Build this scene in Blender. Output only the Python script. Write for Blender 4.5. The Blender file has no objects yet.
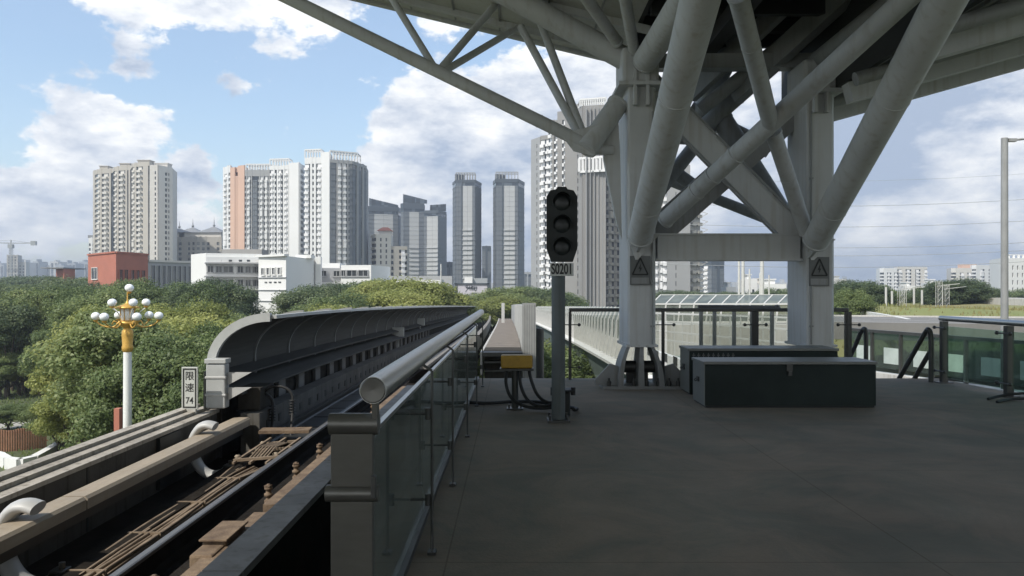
import bpy, math, random
import numpy as np
from mathutils import Vector, Matrix
random.seed(7)
C = bpy.context.scene.collection
sc = bpy.context.scene
EYE = 1.6
def P(px, py, Y):                       # photo direction at a real distance Y -> world point
    return Vector(((px-512)*Y/800, Y, EYE-(py-290)*Y/800))
def XY(px, Y): return ((px-512)*Y/800, Y)
def Z(py, Y): return EYE-(py-290)*Y/800
ORG = {}
# ------------------------------------------------------------------ mesh helper
class MB:
    def __init__(s): s.v=[]; s.f=[]; s.s=[]
    def add(s, vs, fs, sm=False):
        n=len(s.v); s.v += [tuple(p) for p in vs]
        for f in fs: s.f.append([i+n for i in f]); s.s.append(sm)
    def box(s, a, b, rz=0, c=None):
        x0,y0,z0=a; x1,y1,z1=b
        vs=[Vector((x,y,z)) for z in (z0,z1) for x,y in ((x0,y0),(x1,y0),(x1,y1),(x0,y1))]
        if rz:
            c = Vector(c) if c else Vector(((x0+x1)/2,(y0+y1)/2,0))
            R=Matrix.Rotation(rz,3,'Z'); vs=[R@(p-Vector((c.x,c.y,0)))+Vector((c.x,c.y,0)) for p in vs]
        s.add(vs,[(3,2,1,0),(4,5,6,7),(0,1,5,4),(1,2,6,5),(2,3,7,6),(3,0,4,7)])
    def cbox(s, c, d, rz=0):
        s.box((c[0]-d[0]/2,c[1]-d[1]/2,c[2]-d[2]/2),(c[0]+d[0]/2,c[1]+d[1]/2,c[2]+d[2]/2),rz)
    def beam(s, p0, p1, w, h, up=(0,0,1)):
        p0=Vector(p0);p1=Vector(p1);d=(p1-p0).normalized();u=Vector(up)
        if abs(d.dot(u))>.98: u=Vector((0,1,0))
        r=d.cross(u).normalized(); t=r.cross(d)
        vs=[p+r*(a*w/2)+t*(b*h/2) for p in (p0,p1) for a,b in ((-1,-1),(1,-1),(1,1),(-1,1))]
        s.add(vs,[(3,2,1,0),(4,5,6,7),(0,1,5,4),(1,2,6,5),(2,3,7,6),(3,0,4,7)])
    def tube(s, p0, p1, r0, r1=None, n=16, caps=True):
        r1 = r0 if r1 is None else r1
        p0=Vector(p0);p1=Vector(p1);d=(p1-p0).normalized()
        u=Vector((0,0,1)) if abs(d.z)<.9 else Vector((1,0,0))
        a=d.cross(u).normalized(); b=d.cross(a)
        rg=[[p+(a*math.cos(2*math.pi*i/n)+b*math.sin(2*math.pi*i/n))*r for i in range(n)] for p,r in ((p0,r0),(p1,r1))]
        s.add(rg[0]+rg[1],[(i,(i+1)%n,n+(i+1)%n,n+i) for i in range(n)],True)
        if caps:
            s.add(rg[0],[tuple(range(n))[::-1]]); s.add(rg[1],[tuple(range(n))])
    def path(s, pts, r, n=8):
        pts=[Vector(p) for p in pts]; vs=[]; fs=[]; prev=None
        for k,p in enumerate(pts):
            d=(pts[min(k+1,len(pts)-1)]-pts[max(k-1,0)]).normalized()
            if prev is None:
                u=Vector((0,0,1)) if abs(d.z)<.9 else Vector((1,0,0)); a=d.cross(u).normalized()
            else: a=(prev-d*prev.dot(d)).normalized()
            prev=a; b=d.cross(a)
            vs+=[p+(a*math.cos(2*math.pi*i/n)+b*math.sin(2*math.pi*i/n))*r for i in range(n)]
        for k in range(len(pts)-1):
            for i in range(n): fs.append((k*n+i,k*n+(i+1)%n,(k+1)*n+(i+1)%n,(k+1)*n+i))
        s.add(vs,fs,True); m=len(pts)-1
        s.add(vs[:n],[tuple(range(n))[::-1]]); s.add(vs[m*n:],[tuple(range(n))])
    def lathe(s, c, prof, n=20):
        vs=[];fs=[]
        for r,z in prof: vs+=[(c[0]+r*math.cos(2*math.pi*i/n),c[1]+r*math.sin(2*math.pi*i/n),c[2]+z) for i in range(n)]
        for k in range(len(prof)-1):
            for i in range(n): fs.append((k*n+i,k*n+(i+1)%n,(k+1)*n+(i+1)%n,(k+1)*n+i))
        s.add(vs,fs,True)
    def sphere(s, c, r, n=14, sz=1):
        s.lathe(c,[(max(r*math.sin(math.pi*k/n),1e-4),-r*sz*math.cos(math.pi*k/n)) for k in range(n+1)],n+4)
    def prism(s, poly, vec, close=True):
        poly=[Vector(p) for p in poly]; v=Vector(vec); n=len(poly)
        s.add(poly+[p+v for p in poly],[tuple(range(n))[::-1],tuple(range(n,2*n))]+[(i,(i+1)%n,n+(i+1)%n,n+i) for i in range(n)])
    def sweep(s, sec, stations, f, sm=False):   # closed section [(x,z)] along Y stations, offset f(Y)->(dx,dz)
        n=len(sec); vs=[];fs=[]
        for y in stations:
            dx,dz=f(y); vs+=[(x+dx,y,z+dz) for x,z in sec]
        for k in range(len(stations)-1):
            for i in range(n): fs.append((k*n+i,k*n+(i+1)%n,(k+1)*n+(i+1)%n,(k+1)*n+i))
        s.add(vs,fs,sm); m=len(stations)-1
        s.add(vs[:n],[tuple(range(n))]); s.add(vs[m*n:],[tuple(range(n))[::-1]])
    def build(s, name, mat, parent=None, label=None, origin=None, bev=0):
        if parent is not None: o0=ORG[parent.name]
        elif origin is not None: o0=Vector(origin)
        else:
            xs=[p[0] for p in s.v]; ys=[p[1] for p in s.v]; zs=[p[2] for p in s.v]
            o0=Vector(((min(xs)+max(xs))/2,(min(ys)+max(ys))/2,min(zs)))
        me=bpy.data.meshes.new(name)
        me.from_pydata([(p[0]-o0.x,p[1]-o0.y,p[2]-o0.z) for p in s.v],[],s.f)
        me.polygons.foreach_set('use_smooth',s.s)
        import bmesh
        b=bmesh.new(); b.from_mesh(me); bmesh.ops.recalc_face_normals(b,faces=b.faces); b.to_mesh(me); b.free()
        if isinstance(mat,str): mat=M[mat]
        me.materials.append(mat)
        o=bpy.data.objects.new(name,me); C.objects.link(o)
        if parent is not None: o.parent=parent
        else: o.location=o0
        ORG[o.name]=o0
        if label: o['label']=label
        if bev:
            m=o.modifiers.new('bev','BEVEL'); m.width=bev; m.segments=2; m.limit_method='ANGLE'; m.angle_limit=math.radians(50)
        return o
def thing(name, label, cat, loc=(0,0,0), group=None):
    o=bpy.data.objects.new(name,None); C.objects.link(o); o.location=loc; o.empty_display_size=.2
    ORG[o.name]=Vector(loc); return tag(o,label,cat,group)
def tag(o, label, cat, group=None):
    o['label']=label; o['category']=cat
    if group: o['group']=group
    return o
def struct(name, mb, mat, kind='structure'):
    o=mb.build(name,mat); o['kind']=kind; return o
def dup(root, loc=None, label=None, rz=None, scale=None):
    r=root.copy(); C.objects.link(r)
    if loc is not None: r.location=loc
    if rz is not None: r.rotation_euler=(0,0,rz)
    if scale: r.scale=scale
    if label: r['label']=label
    for ch in list(root.children):
        c=ch.copy(); C.objects.link(c); c.parent=r
        for g in ch.children:
            d=g.copy(); C.objects.link(d); d.parent=c
    return r
def smoothpath(pts,n=6):
    pts=[Vector(p) for p in pts]; o=[]
    for i in range(len(pts)-1):
        p0=pts[max(i-1,0)];p1=pts[i];p2=pts[i+1];p3=pts[min(i+2,len(pts)-1)]
        for k in range(n):
            t=k/n; o.append(.5*((2*p1)+(p2-p0)*t+(2*p0-5*p1+4*p2-p3)*t*t+(3*p1-p0-3*p2+p3)*t**3))
    return o+[pts[-1]]
# ------------------------------------------------------------------ materials
M={}
def mat(name, col, rough=.7, metal=0, var=.12, scale=3, col2=None, bump=0, bscale=None, coords='Object', detail=5, stretch=None, spec=None, streak=0):
    m=bpy.data.materials.new(name); m.use_nodes=True; nt=m.node_tree; N=nt.nodes; L=nt.links
    b=N['Principled BSDF']; b.inputs['Roughness'].default_value=rough; b.inputs['Metallic'].default_value=metal
    if spec is not None: b.inputs['Specular IOR Level'].default_value=spec
    tc=N.new('ShaderNodeTexCoord'); mp=N.new('ShaderNodeMapping'); L.new(tc.outputs[coords],mp.inputs[0])
    if coords=='Object' : pass
    if stretch: mp.inputs['Scale'].default_value=stretch
    nz=N.new('ShaderNodeTexNoise'); nz.inputs['Scale'].default_value=scale; nz.inputs['Detail'].default_value=detail; nz.inputs['Roughness'].default_value=.65
    L.new(mp.outputs[0],nz.inputs['Vector'])
    r=N.new('ShaderNodeValToRGB'); r.color_ramp.elements[0].position=.3; r.color_ramp.elements[1].position=.7
    c2 = col2 if col2 else tuple(min(1,c*(1+var)) for c in col); c1 = col if col2 else tuple(c*(1-var) for c in col)
    r.color_ramp.elements[0].color=(*c1,1); r.color_ramp.elements[1].color=(*c2,1)
    L.new(nz.outputs[0],r.inputs[0]); out=r.outputs[0]
    if streak:
        mp2=N.new('ShaderNodeMapping'); L.new(tc.outputs[coords],mp2.inputs[0]); mp2.inputs['Scale'].default_value=(7,7,.35)
        n2=N.new('ShaderNodeTexNoise'); n2.inputs['Scale'].default_value=1.6; n2.inputs['Detail'].default_value=6; L.new(mp2.outputs[0],n2.inputs['Vector'])
        rr=N.new('ShaderNodeValToRGB'); rr.color_ramp.elements[0].position=.52; rr.color_ramp.elements[1].position=.75
        rr.color_ramp.elements[0].color=(1,1,1,1); k=1-streak; rr.color_ramp.elements[1].color=(k,k*.96,k*.9,1)
        L.new(n2.outputs[0],rr.inputs[0])
        mx=N.new('ShaderNodeMix'); mx.data_type='RGBA'; mx.blend_type='MULTIPLY'; mx.inputs[0].default_value=1
        L.new(out,mx.inputs[6]); L.new(rr.outputs[0],mx.inputs[7]); out=mx.outputs[2]
    L.new(out,b.inputs['Base Color'])
    mr=N.new('ShaderNodeMapRange'); mr.inputs[3].default_value=max(0.03,rough-.12); mr.inputs[4].default_value=min(1,rough+.12)
    L.new(nz.outputs[0],mr.inputs[0]); L.new(mr.outputs[0],b.inputs['Roughness'])
    if bump:
        bn=N.new('ShaderNodeTexNoise'); bn.inputs['Scale'].default_value=bscale or scale*8; bn.inputs['Detail'].default_value=4
        L.new(mp.outputs[0],bn.inputs['Vector'])
        bp=N.new('ShaderNodeBump'); bp.inputs['Strength'].default_value=bump; bp.inputs['Distance'].default_value=.02
        L.new(bn.outputs[0],bp.inputs['Height']); L.new(bp.outputs[0],b.inputs['Normal'])
    M[name]=m; return m
def glass(name, tint, rough=.02, base_reflect=.06, dirt=0, ior=1.5):
    m=bpy.data.materials.new(name); m.use_nodes=True; nt=m.node_tree; N=nt.nodes; L=nt.links
    N.remove(N['Principled BSDF']); out=N['Material Output']
    t=N.new('ShaderNodeBsdfTransparent'); t.inputs[0].default_value=(*tint,1)
    g=N.new('ShaderNodeBsdfGlossy'); g.inputs['Roughness'].default_value=rough; g.inputs[0].default_value=(.9,.95,.93,1)
    f0=((ior-1)/(ior+1))**2; ge=N.new('ShaderNodeNewGeometry'); dp=N.new('ShaderNodeVectorMath'); dp.operation='DOT_PRODUCT'; L.new(ge.outputs['Normal'],dp.inputs[0]); L.new(ge.outputs['Incoming'],dp.inputs[1])
    def mt_(op,a,b_):
        n=N.new('ShaderNodeMath'); n.operation=op
        for i_,x_ in enumerate((a,b_)):
            if x_ is None: continue
            if isinstance(x_,(int,float)): n.inputs[i_].default_value=x_
            else: L.new(x_,n.inputs[i_])
        return n
    fr=mt_('ADD',mt_('MULTIPLY',mt_('POWER',mt_('SUBTRACT',1.0,mt_('ABSOLUTE',dp.outputs['Value'],None).outputs[0]).outputs[0],5.0).outputs[0],1-f0).outputs[0],f0)
    mx=N.new('ShaderNodeMixShader'); L.new(fr.outputs[0],mx.inputs[0]); L.new(t.outputs[0],mx.inputs[1]); L.new(g.outputs[0],mx.inputs[2])
    last=mx.outputs[0]
    if dirt:
        d=N.new('ShaderNodeBsdfDiffuse'); d.inputs[0].default_value=(.35,.38,.34,1)
        m2=N.new('ShaderNodeMixShader'); nz=N.new('ShaderNodeTexNoise'); nz.inputs['Scale'].default_value=1.5; nz.inputs['Detail'].default_value=6
        tc=N.new('ShaderNodeTexCoord'); L.new(tc.outputs['Object'],nz.inputs['Vector'])
        mr=N.new('ShaderNodeMapRange'); mr.inputs[1].default_value=.35; mr.inputs[2].default_value=.7; mr.inputs[3].default_value=dirt*.4; mr.inputs[4].default_value=dirt
        L.new(nz.outputs[0],mr.inputs[0]); L.new(mr.outputs[0],m2.inputs[0]); L.new(last,m2.inputs[1]); L.new(d.outputs[0],m2.inputs[2]); last=m2.outputs[0]
    L.new(last,out.inputs[0]); M[name]=m
def windowmat(name, dark, light, frac, sx=2.0, sz=3.0, rough=.15):
    m=mat(name,dark,rough,0,.1,.3); nt=m.node_tree; N=nt.nodes; L=nt.links; b=N['Principled BSDF']
    geo=N.new('ShaderNodeNewGeometry'); sn=N.new('ShaderNodeVectorMath'); sn.operation='SNAP'; sn.inputs[1].default_value=(sx,sx,sz)
    L.new(geo.outputs['Position'],sn.inputs[0]); wn=N.new('ShaderNodeTexWhiteNoise'); L.new(sn.outputs[0],wn.inputs[0])
    r=N.new('ShaderNodeValToRGB'); r.color_ramp.interpolation='LINEAR'
    r.color_ramp.elements[0].position=0; r.color_ramp.elements[0].color=(*[c*.6 for c in dark],1)
    r.color_ramp.elements[1].position=1; r.color_ramp.elements[1].color=(*light,1)
    e=r.color_ramp.elements.new(1-frac); e.color=(*[c*1.3 for c in dark],1)
    L.new(wn.outputs[0],r.inputs[0]); L.new(r.outputs[0],b.inputs['Base Color']); return m
mat('concrete',(.20,.19,.175),.85,0,.2,1.2,bump=.3,bscale=25,streak=.35)
mat('concrete_dark',(.052,.048,.042),.9,0,.35,1.5,spec=.1,bump=.4,bscale=20,streak=.3)
mat('concrete_light',(.46,.45,.42),.8,0,.1,1.0,bump=.15,streak=.25)
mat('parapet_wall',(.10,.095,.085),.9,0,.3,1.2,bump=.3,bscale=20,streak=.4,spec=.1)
mat('track_beam',(.11,.105,.095),.85,0,.25,1.5,streak=.3,spec=.15)
mat('ledge',(.27,.255,.235),.85,0,.2,2,bump=.15,spec=.12,streak=.3)
mat('track_slab',(.022,.019,.016),.95,0,.4,3,bump=.5,bscale=30,spec=.05)
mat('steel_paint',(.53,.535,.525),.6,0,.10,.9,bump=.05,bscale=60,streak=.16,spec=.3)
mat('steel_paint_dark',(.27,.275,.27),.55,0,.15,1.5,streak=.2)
mat('pole_grey',(.12,.135,.135),.55,0,.15,2,streak=.3,spec=.2)
mat('deck_under',(.52,.52,.49),.7,0,.10,.8,streak=.1)
mat('roof_dark',(.035,.036,.036),.8,0,.2,1.5)
mat('stainless',(.45,.45,.43),.33,1,.08,6,stretch=(1,8,1))
mat('post_brushed',(.16,.155,.14),.38,.7,.1,5)
mat('dark_steel',(.08,.08,.075),.45,.6,.15,4)
mat('post_metal',(.105,.10,.085),.5,.4,.12,5,stretch=(1,1,4))
mat('black_plastic',(.012,.015,.014),.6,0,.2,5)
mat('lens',(.008,.012,.012),.35,0,.1,5)
mat('rubber',(.02,.02,.02),.6,0,.2,8)
mat('reflection_pale',(.42,.47,.43),.5,0,.15,3)
mat('white_plate',(.50,.51,.48),.55,0,.06,5)
mat('black_ink',(.02,.02,.02),.6,0,0,5)
mat('grey_plate',(.13,.135,.13),.6,0,.1,6)
mat('box_paint',(.023,.031,.029),.5,0,.25,1.3,bump=.03,spec=.13)
mat('box_end',(.17,.175,.16),.45,0,.12,3)
mat('yellow_paint',(.42,.25,.03),.5,0,.15,8)
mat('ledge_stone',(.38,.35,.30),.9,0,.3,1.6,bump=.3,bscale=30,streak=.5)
mat('rust',(.10,.065,.042),.9,0,.3,6,col2=(.25,.18,.115),bump=.4)
mat('rail_steel',(.24,.23,.215),.5,.7,.1,3)
mat('cover_tan',(.34,.285,.215),.7,0,.12,3,stretch=(3,.5,3),bump=.1,streak=.1)
mat('bracket_white',(.46,.46,.445),.45,0,.08,4)
mat('cable_tan',(.17,.125,.085),.85,0,.25,6,col2=(.31,.24,.17))
mat('barrier_metal',(.085,.083,.076),.7,.0,.25,2,stretch=(1,.3,6),spec=.15)
mat('barrier_rib',(.42,.43,.42),.45,.0,.1,3)
mat('barrier_white',(.66,.66,.63),.6,0,.06,1.5,streak=.18)
mat('girder_teal',(.20,.25,.235),.75,0,.12,.8,streak=.2)
mat('walkway_top',(.17,.145,.12),.85,0,.25,3)
mat('lamp_white',(.75,.76,.74),.5,0,.04,3)
mat('gold',(.60,.36,.08),.4,.35,.15,8)
mat('globe',(.82,.84,.84),.15,0,.03,3)
mat('bark',(.09,.07,.05),.95,0,.3,6,stretch=(1,1,.2))
mat('asphalt',(.17,.165,.155),.9,0,.1,.4,bump=.1)
mat('grass_dry',(.16,.19,.06),.95,0,.3,.06,col2=(.24,.20,.09),bump=.5,bscale=4,detail=8)
mat('paving',(.36,.35,.31),.9,0,.1,.5)
mat('fence_wood',(.27,.14,.08),.85,0,.25,2)
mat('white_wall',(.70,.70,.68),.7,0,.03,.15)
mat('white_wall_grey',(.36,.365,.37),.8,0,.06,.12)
mat('red_brick',(.38,.14,.095),.85,0,.10,.3)
mat('beige_wall',(.40,.375,.33),.8,0,.06,.06)
mat('beige_light',(.56,.54,.50),.8,0,.05,.06)
mat('salmon',(.55,.37,.28),.8,0,.04,.04)
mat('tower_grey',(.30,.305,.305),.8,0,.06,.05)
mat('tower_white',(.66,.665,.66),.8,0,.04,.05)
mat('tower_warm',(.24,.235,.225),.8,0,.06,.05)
mat('tower_dark',(.055,.07,.085),.5,0,.08,.05)
mat('band_grey',(.13,.145,.16),.7,0,.05,.1)
mat('band_pale',(.42,.43,.43),.7,0,.05,.1)
mat('slab_white',(.70,.70,.70),.7,0,.03,.1)
mat('city_grey',(.32,.34,.35),.9,0,.1,.02)
mat('city_pale',(.48,.48,.46),.9,0,.08,.02)
mat('roof_red',(.42,.16,.11),.85,0,.1,.3)
mat('spire_roof',(.22,.23,.24),.7,0,.1,.2)
mat('crane_paint',(.28,.29,.28),.7,0,.1,.2)
mat('sign_board',(.50,.48,.52),.7,0,.04,.3)
mat('panel_glass_w',(.42,.46,.46),.25,0,.1,.5)
mat('hoist',(.34,.33,.3),.8,0,.2,.3)
windowmat('win_dark',(.025,.03,.036),(.16,.16,.155),.25)
windowmat('win_blue',(.03,.042,.056),(.12,.145,.17),.35,3,3.2,.2)
windowmat('win_grey',(.06,.068,.075),(.24,.245,.24),.3)
glass('glass_rail',(.52,.54,.52),.05,dirt=.16)
glass('glass_green',(.74,.86,.79),.04,dirt=.08)
glass('glass_dark',(.36,.47,.42),.05,dirt=.14)
glass('glass_clear',(.88,.89,.87),.03,dirt=.07,ior=1.3)
glass('mesh_panel',(.62,.63,.61),.3,dirt=.35,ior=1.1)
glass('glass_far',(.66,.69,.67),.1,dirt=.25,ior=1.25)
# platform floor: worn slabs with joints
def floor_mat():
    m=mat('platform_floor',(.265,.232,.190),.85,0,.24,.45,bump=.2,bscale=40,detail=9,spec=.14,coords='Generated' if 0 else 'Object')
    nt=m.node_tree;N=nt.nodes;L=nt.links;b=N['Principled BSDF']
    src=b.inputs['Base Color'].links[0].from_socket
    tc=N.new('ShaderNodeTexCoord')
    n2=N.new('ShaderNodeTexNoise'); n2.inputs['Scale'].default_value=.9; n2.inputs['Detail'].default_value=10; n2.inputs['Roughness'].default_value=.7; n2.inputs['Distortion'].default_value=1.2
    L.new(tc.outputs['Object'],n2.inputs['Vector'])
    r=N.new('ShaderNodeValToRGB'); r.color_ramp.elements[0].position=.38; r.color_ramp.elements[1].position=.62
    r.color_ramp.elements[0].color=(.80,.86,.86,1); r.color_ramp.elements[1].color=(1.10,1.04,1.0,1); L.new(n2.outputs[0],r.inputs[0])
    mx=N.new('ShaderNodeMix'); mx.data_type='RGBA'; mx.blend_type='MULTIPLY'; mx.inputs[0].default_value=1
    L.new(src,mx.inputs[6]); L.new(r.outputs[0],mx.inputs[7])
    br=N.new('ShaderNodeTexBrick'); mp=N.new('ShaderNodeMapping'); L.new(tc.outputs['Object'],mp.inputs[0]); L.new(mp.outputs[0],br.inputs['Vector'])
    mp.inputs['Location'].default_value=(.95,.35,0)
    br.offset=0; br.inputs['Scale'].default_value=1; br.inputs['Brick Width'].default_value=2.85; br.inputs['Row Height'].default_value=2.4; br.inputs['Mortar Size'].default_value=.006; br.inputs['Mortar Smooth'].default_value=.3
    m3=N.new('ShaderNodeMix'); m3.data_type='RGBA'; m3.blend_type='MULTIPLY'; m3.inputs[0].default_value=1
    r3=N.new('ShaderNodeValToRGB'); r3.color_ramp.elements[0].color=(1,1,1,1); r3.color_ramp.elements[1].color=(.74,.71,.68,1); L.new(br.outputs['Fac'],r3.inputs[0])
    L.new(mx.outputs[2],m3.inputs[6]); L.new(r3.outputs[0],m3.inputs[7]); L.new(m3.outputs[2],b.inputs['Base Color'])
floor_mat()
def leaf_mat(name, c1, c2, c3):
    m=bpy.data.materials.new(name); m.use_nodes=True; nt=m.node_tree;N=nt.nodes;L=nt.links;b=N['Principled BSDF']
    b.inputs['Roughness'].default_value=.5; b.inputs['Specular IOR Level'].default_value=.35
    geo=N.new('ShaderNodeNewGeometry'); 
    r=N.new('ShaderNodeValToRGB'); r.color_ramp.elements[0].color=(*c1,1); r.color_ramp.elements[1].color=(*c3,1); e=r.color_ramp.elements.new(.55); e.color=(*c2,1)
    tc=N.new('ShaderNodeTexCoord'); nz=N.new('ShaderNodeTexNoise'); nz.inputs['Scale'].default_value=.7; L.new(tc.outputs['Object'],nz.inputs['Vector'])
    ad=N.new('ShaderNodeMath'); ad.operation='MULTIPLY_ADD'; ad.inputs[1].default_value=.45; L.new(geo.outputs['Random Per Island'],ad.inputs[0]); 
    oi=N.new('ShaderNodeObjectInfo'); a2=N.new('ShaderNodeMath'); a2.operation='MULTIPLY_ADD'; a2.inputs[1].default_value=.55; L.new(oi.outputs['Random'],a2.inputs[0]); 
    a3=N.new('ShaderNodeMath'); a3.operation='MULTIPLY_ADD'; a3.inputs[1].default_value=.9; a3.inputs[2].default_value=-.40; L.new(nz.outputs[0],a3.inputs[0]); L.new(a3.outputs[0],a2.inputs[2]); L.new(a2.outputs[0],ad.inputs[2])
    L.new(ad.outputs[0],r.inputs[0]); L.new(r.outputs[0],b.inputs['Base Color'])
    tr=N.new('ShaderNodeBsdfTranslucent'); L.new(r.outputs[0],tr.inputs[0]); mx=N.new('ShaderNodeMixShader'); mx.inputs[0].default_value=.4
    L.new(b.outputs[0],mx.inputs[1]); L.new(tr.outputs[0],mx.inputs[2]); L.new(mx.outputs[0],N['Material Output'].inputs[0]); M[name]=m
leaf_mat('leaf_yellow',(.16,.185,.055),(.27,.30,.085),(.40,.41,.14))
leaf_mat('leaf_mid',(.085,.125,.05),(.155,.205,.075),(.26,.30,.115))
leaf_mat('leaf_dark',(.058,.088,.046),(.108,.148,.07),(.19,.23,.11))
mat('ground_green',(.045,.065,.022),.95,0,.3,.05,col2=(.10,.11,.05),bump=.5,bscale=2,detail=9)
# ------------------------------------------------------------------ world, sun, camera
w=bpy.data.worlds.new('World'); sc.world=w; w.use_nodes=True
SUN=Vector((-.70,-.71,0)).normalized()*math.cos(math.radians(48))+Vector((0,0,math.sin(math.radians(48))))
def build_world():
    nt=w.node_tree;N=nt.nodes;L=nt.links; bg=N['Background']; bg.inputs[1].default_value=.10
    sky=N.new('ShaderNodeTexSky'); sky.sky_type='NISHITA'; sky.sun_disc=False; sky.sun_elevation=math.radians(48); sky.sun_rotation=math.atan2(SUN.x,SUN.y)%(2*math.pi)
    sky.air_density=1.25; sky.dust_density=.6; sky.ozone_density=2.2; sky.altitude=30
    tc=N.new('ShaderNodeTexCoord'); nm=N.new('ShaderNodeVectorMath'); nm.operation='NORMALIZE'; L.new(tc.outputs['Generated'],nm.inputs[0]); D=nm.outputs[0]
    def math_(op,a,b=None,c=None):
        n=N.new('ShaderNodeMath'); n.operation=op
        for i,x in enumerate((a,b,c)):
            if x is None: continue
            if isinstance(x,(int,float)): n.inputs[i].default_value=x
            else: L.new(x,n.inputs[i])
        return n.outputs[0]
    def noise(vec,scale,detail,rough,off=(0,0,0),zs=1.0):
        mp=N.new('ShaderNodeMapping'); mp.inputs['Scale'].default_value=(1,1,zs); mp.inputs['Location'].default_value=off; L.new(vec,mp.inputs[0])
        n=N.new('ShaderNodeTexNoise'); n.inputs['Scale'].default_value=scale; n.inputs['Detail'].default_value=detail; n.inputs['Roughness'].default_value=rough; L.new(mp.outputs[0],n.inputs['Vector']); return n.outputs[0]
    def blob(px,py,r,k,flat=1.0):
        d=Vector(((px-512)/800,1,(290-py)/800)).normalized()
        sb=N.new('ShaderNodeVectorMath'); sb.operation='SUBTRACT'; L.new(D,sb.inputs[0]); sb.inputs[1].default_value=d
        ml=N.new('ShaderNodeVectorMath'); ml.operation='MULTIPLY'; L.new(sb.outputs[0],ml.inputs[0]); ml.inputs[1].default_value=(1,1,flat)
        dt=N.new('ShaderNodeVectorMath'); dt.operation='DOT_PRODUCT'; L.new(ml.outputs[0],dt.inputs[0]); L.new(ml.outputs[0],dt.inputs[1])
        e=math_('MULTIPLY',dt.outputs['Value'],-1/((r/800)**2)); e=math_('EXPONENT',e); return math_('MULTIPLY',e,k)
    def total(lst):
        o=None
        for b in lst:
            v=blob(*b); o=v if o is None else math_('ADD',o,v)
        return o
    bias=total([(128,92,20,-.45,2),(88,135,40,.50),(135,128,36,.50),(30,190,50,.34,1.8),(110,205,70,.32,1.8),(10,245,90,.32,2.0),(195,163,15,.50),(215,205,40,.40),
        (180,4,85,.42,4.5),(95,-6,60,.30,4),(325,10,40,.28),(350,-10,50,.35,2),
        (400,140,34,.42),(445,150,50,.50),(520,150,75,.60),(590,100,70,.60),(610,200,120,.60),(395,205,75,.50,1.2),(340,250,60,.30,2),(470,240,90,.50),
        (960,120,130,.42),(900,230,160,.42,1.5),(820,160,90,.4),(1100,150,200,.5),(700,240,120,.5),
        (125,46,30,.36,1.3),(232,88,24,.24,2.0),(445,34,26,.28,1.5),(480,200,70,.3)])
    n1=noise(D,6.5,10,.60,(3.1,1.2,.4),1.7); n2=noise(D,24,8,.62,(.2,5,2.2),1.5)
    base=math_('ADD',math_('MULTIPLY',math_('SUBTRACT',n1,.5),1.7),math_('MULTIPLY',math_('SUBTRACT',n2,.5),.75))
    bk=N.new('ShaderNodeVectorMath'); bk.operation='DOT_PRODUCT'; L.new(D,bk.inputs[0]); bk.inputs[1].default_value=(0,-.6,.35)
    bkm=math_('MULTIPLY',math_('MAXIMUM',math_('ADD',bk.outputs['Value'],.0),0),.75)  # unseen clouds behind the camera, added to lighten and neutralise the shade
    dens=math_('ADD',math_('ADD',base,bias),bkm)
    mr=N.new('ShaderNodeMapRange'); mr.interpolation_type='SMOOTHSTEP'; mr.inputs[1].default_value=.21; mr.inputs[2].default_value=.36; L.new(dens,mr.inputs[0]); mask=mr.outputs[0]
    # cloud brightness: bright tops, grey bellies, greyer deck on the right
    n3=noise(D,10,10,.64,(3.1,1.2,.30),2.2); n4=noise(D,16,8,.6,(7,2,1),3.0)
    gb=total([(900,115,95,.60,1.9),(860,170,70,.34,2.6),(900,262,150,.16,4),(975,175,50,-.30,1.5),(880,225,60,-.2,2),(1015,110,50,-.25,1.2),(850,60,80,.2),(60,240,110,.12,2.0),(125,168,40,.16,4),(190,185,40,.22,2),(127,46,30,.34),(232,88,24,.3),(1250,150,200,.2),(760,200,70,.2),(480,215,90,.10,2)])
    sh=math_('ADD',math_('ADD',math_('MULTIPLY',math_('SUBTRACT',n3,.5),2.3),math_('MULTIPLY',math_('SUBTRACT',n4,.5),.8)),gb)
    edge=math_('MULTIPLY',math_('SUBTRACT',dens,.30),.25); sh=math_('ADD',sh,edge)
    mr2=N.new('ShaderNodeMapRange'); mr2.inputs[1].default_value=-.18; mr2.inputs[2].default_value=.62; L.new(sh,mr2.inputs[0])
    cr=N.new('ShaderNodeValToRGB'); cr.color_ramp.elements[0].color=(6.9,6.9,6.8,1); cr.color_ramp.elements[1].color=(2.6,3.15,4.1,1)
    e=cr.color_ramp.elements.new(.42); e.color=(5.0,5.25,5.65,1)
    L.new(mr2.outputs[0],cr.inputs[0])
    hs=N.new('ShaderNodeHueSaturation'); hs.inputs['Saturation'].default_value=1.0; hs.inputs['Value'].default_value=1.04; L.new(sky.outputs[0],hs.inputs['Color'])
    # thin high veil
    vr=math_('MULTIPLY',noise(D,2.6,6,.55,(1,1,1),2.5),.35)
    veil=N.new('ShaderNodeMix'); veil.data_type='RGBA'; L.new(vr,veil.inputs[0]); L.new(hs.outputs[0],veil.inputs[6]); veil.inputs[7].default_value=(3.8,4.5,5.7,1)
    mx=N.new('ShaderNodeMix'); mx.data_type='RGBA'; L.new(mask,mx.inputs[0]); L.new(veil.outputs[2],mx.inputs[6]); L.new(cr.outputs[0],mx.inputs[7])
    L.new(mx.outputs[2],bg.inputs[0])
build_world()
sl=bpy.data.lights.new('sun','SUN'); sl.energy=2.6; sl.angle=math.radians(.53); sl.color=(1,.95,.87)
so=bpy.data.objects.new('sun',sl); C.objects.link(so); so.rotation_euler=SUN.to_track_quat('Z','Y').to_euler(); so.location=(0,0,60)
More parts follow.
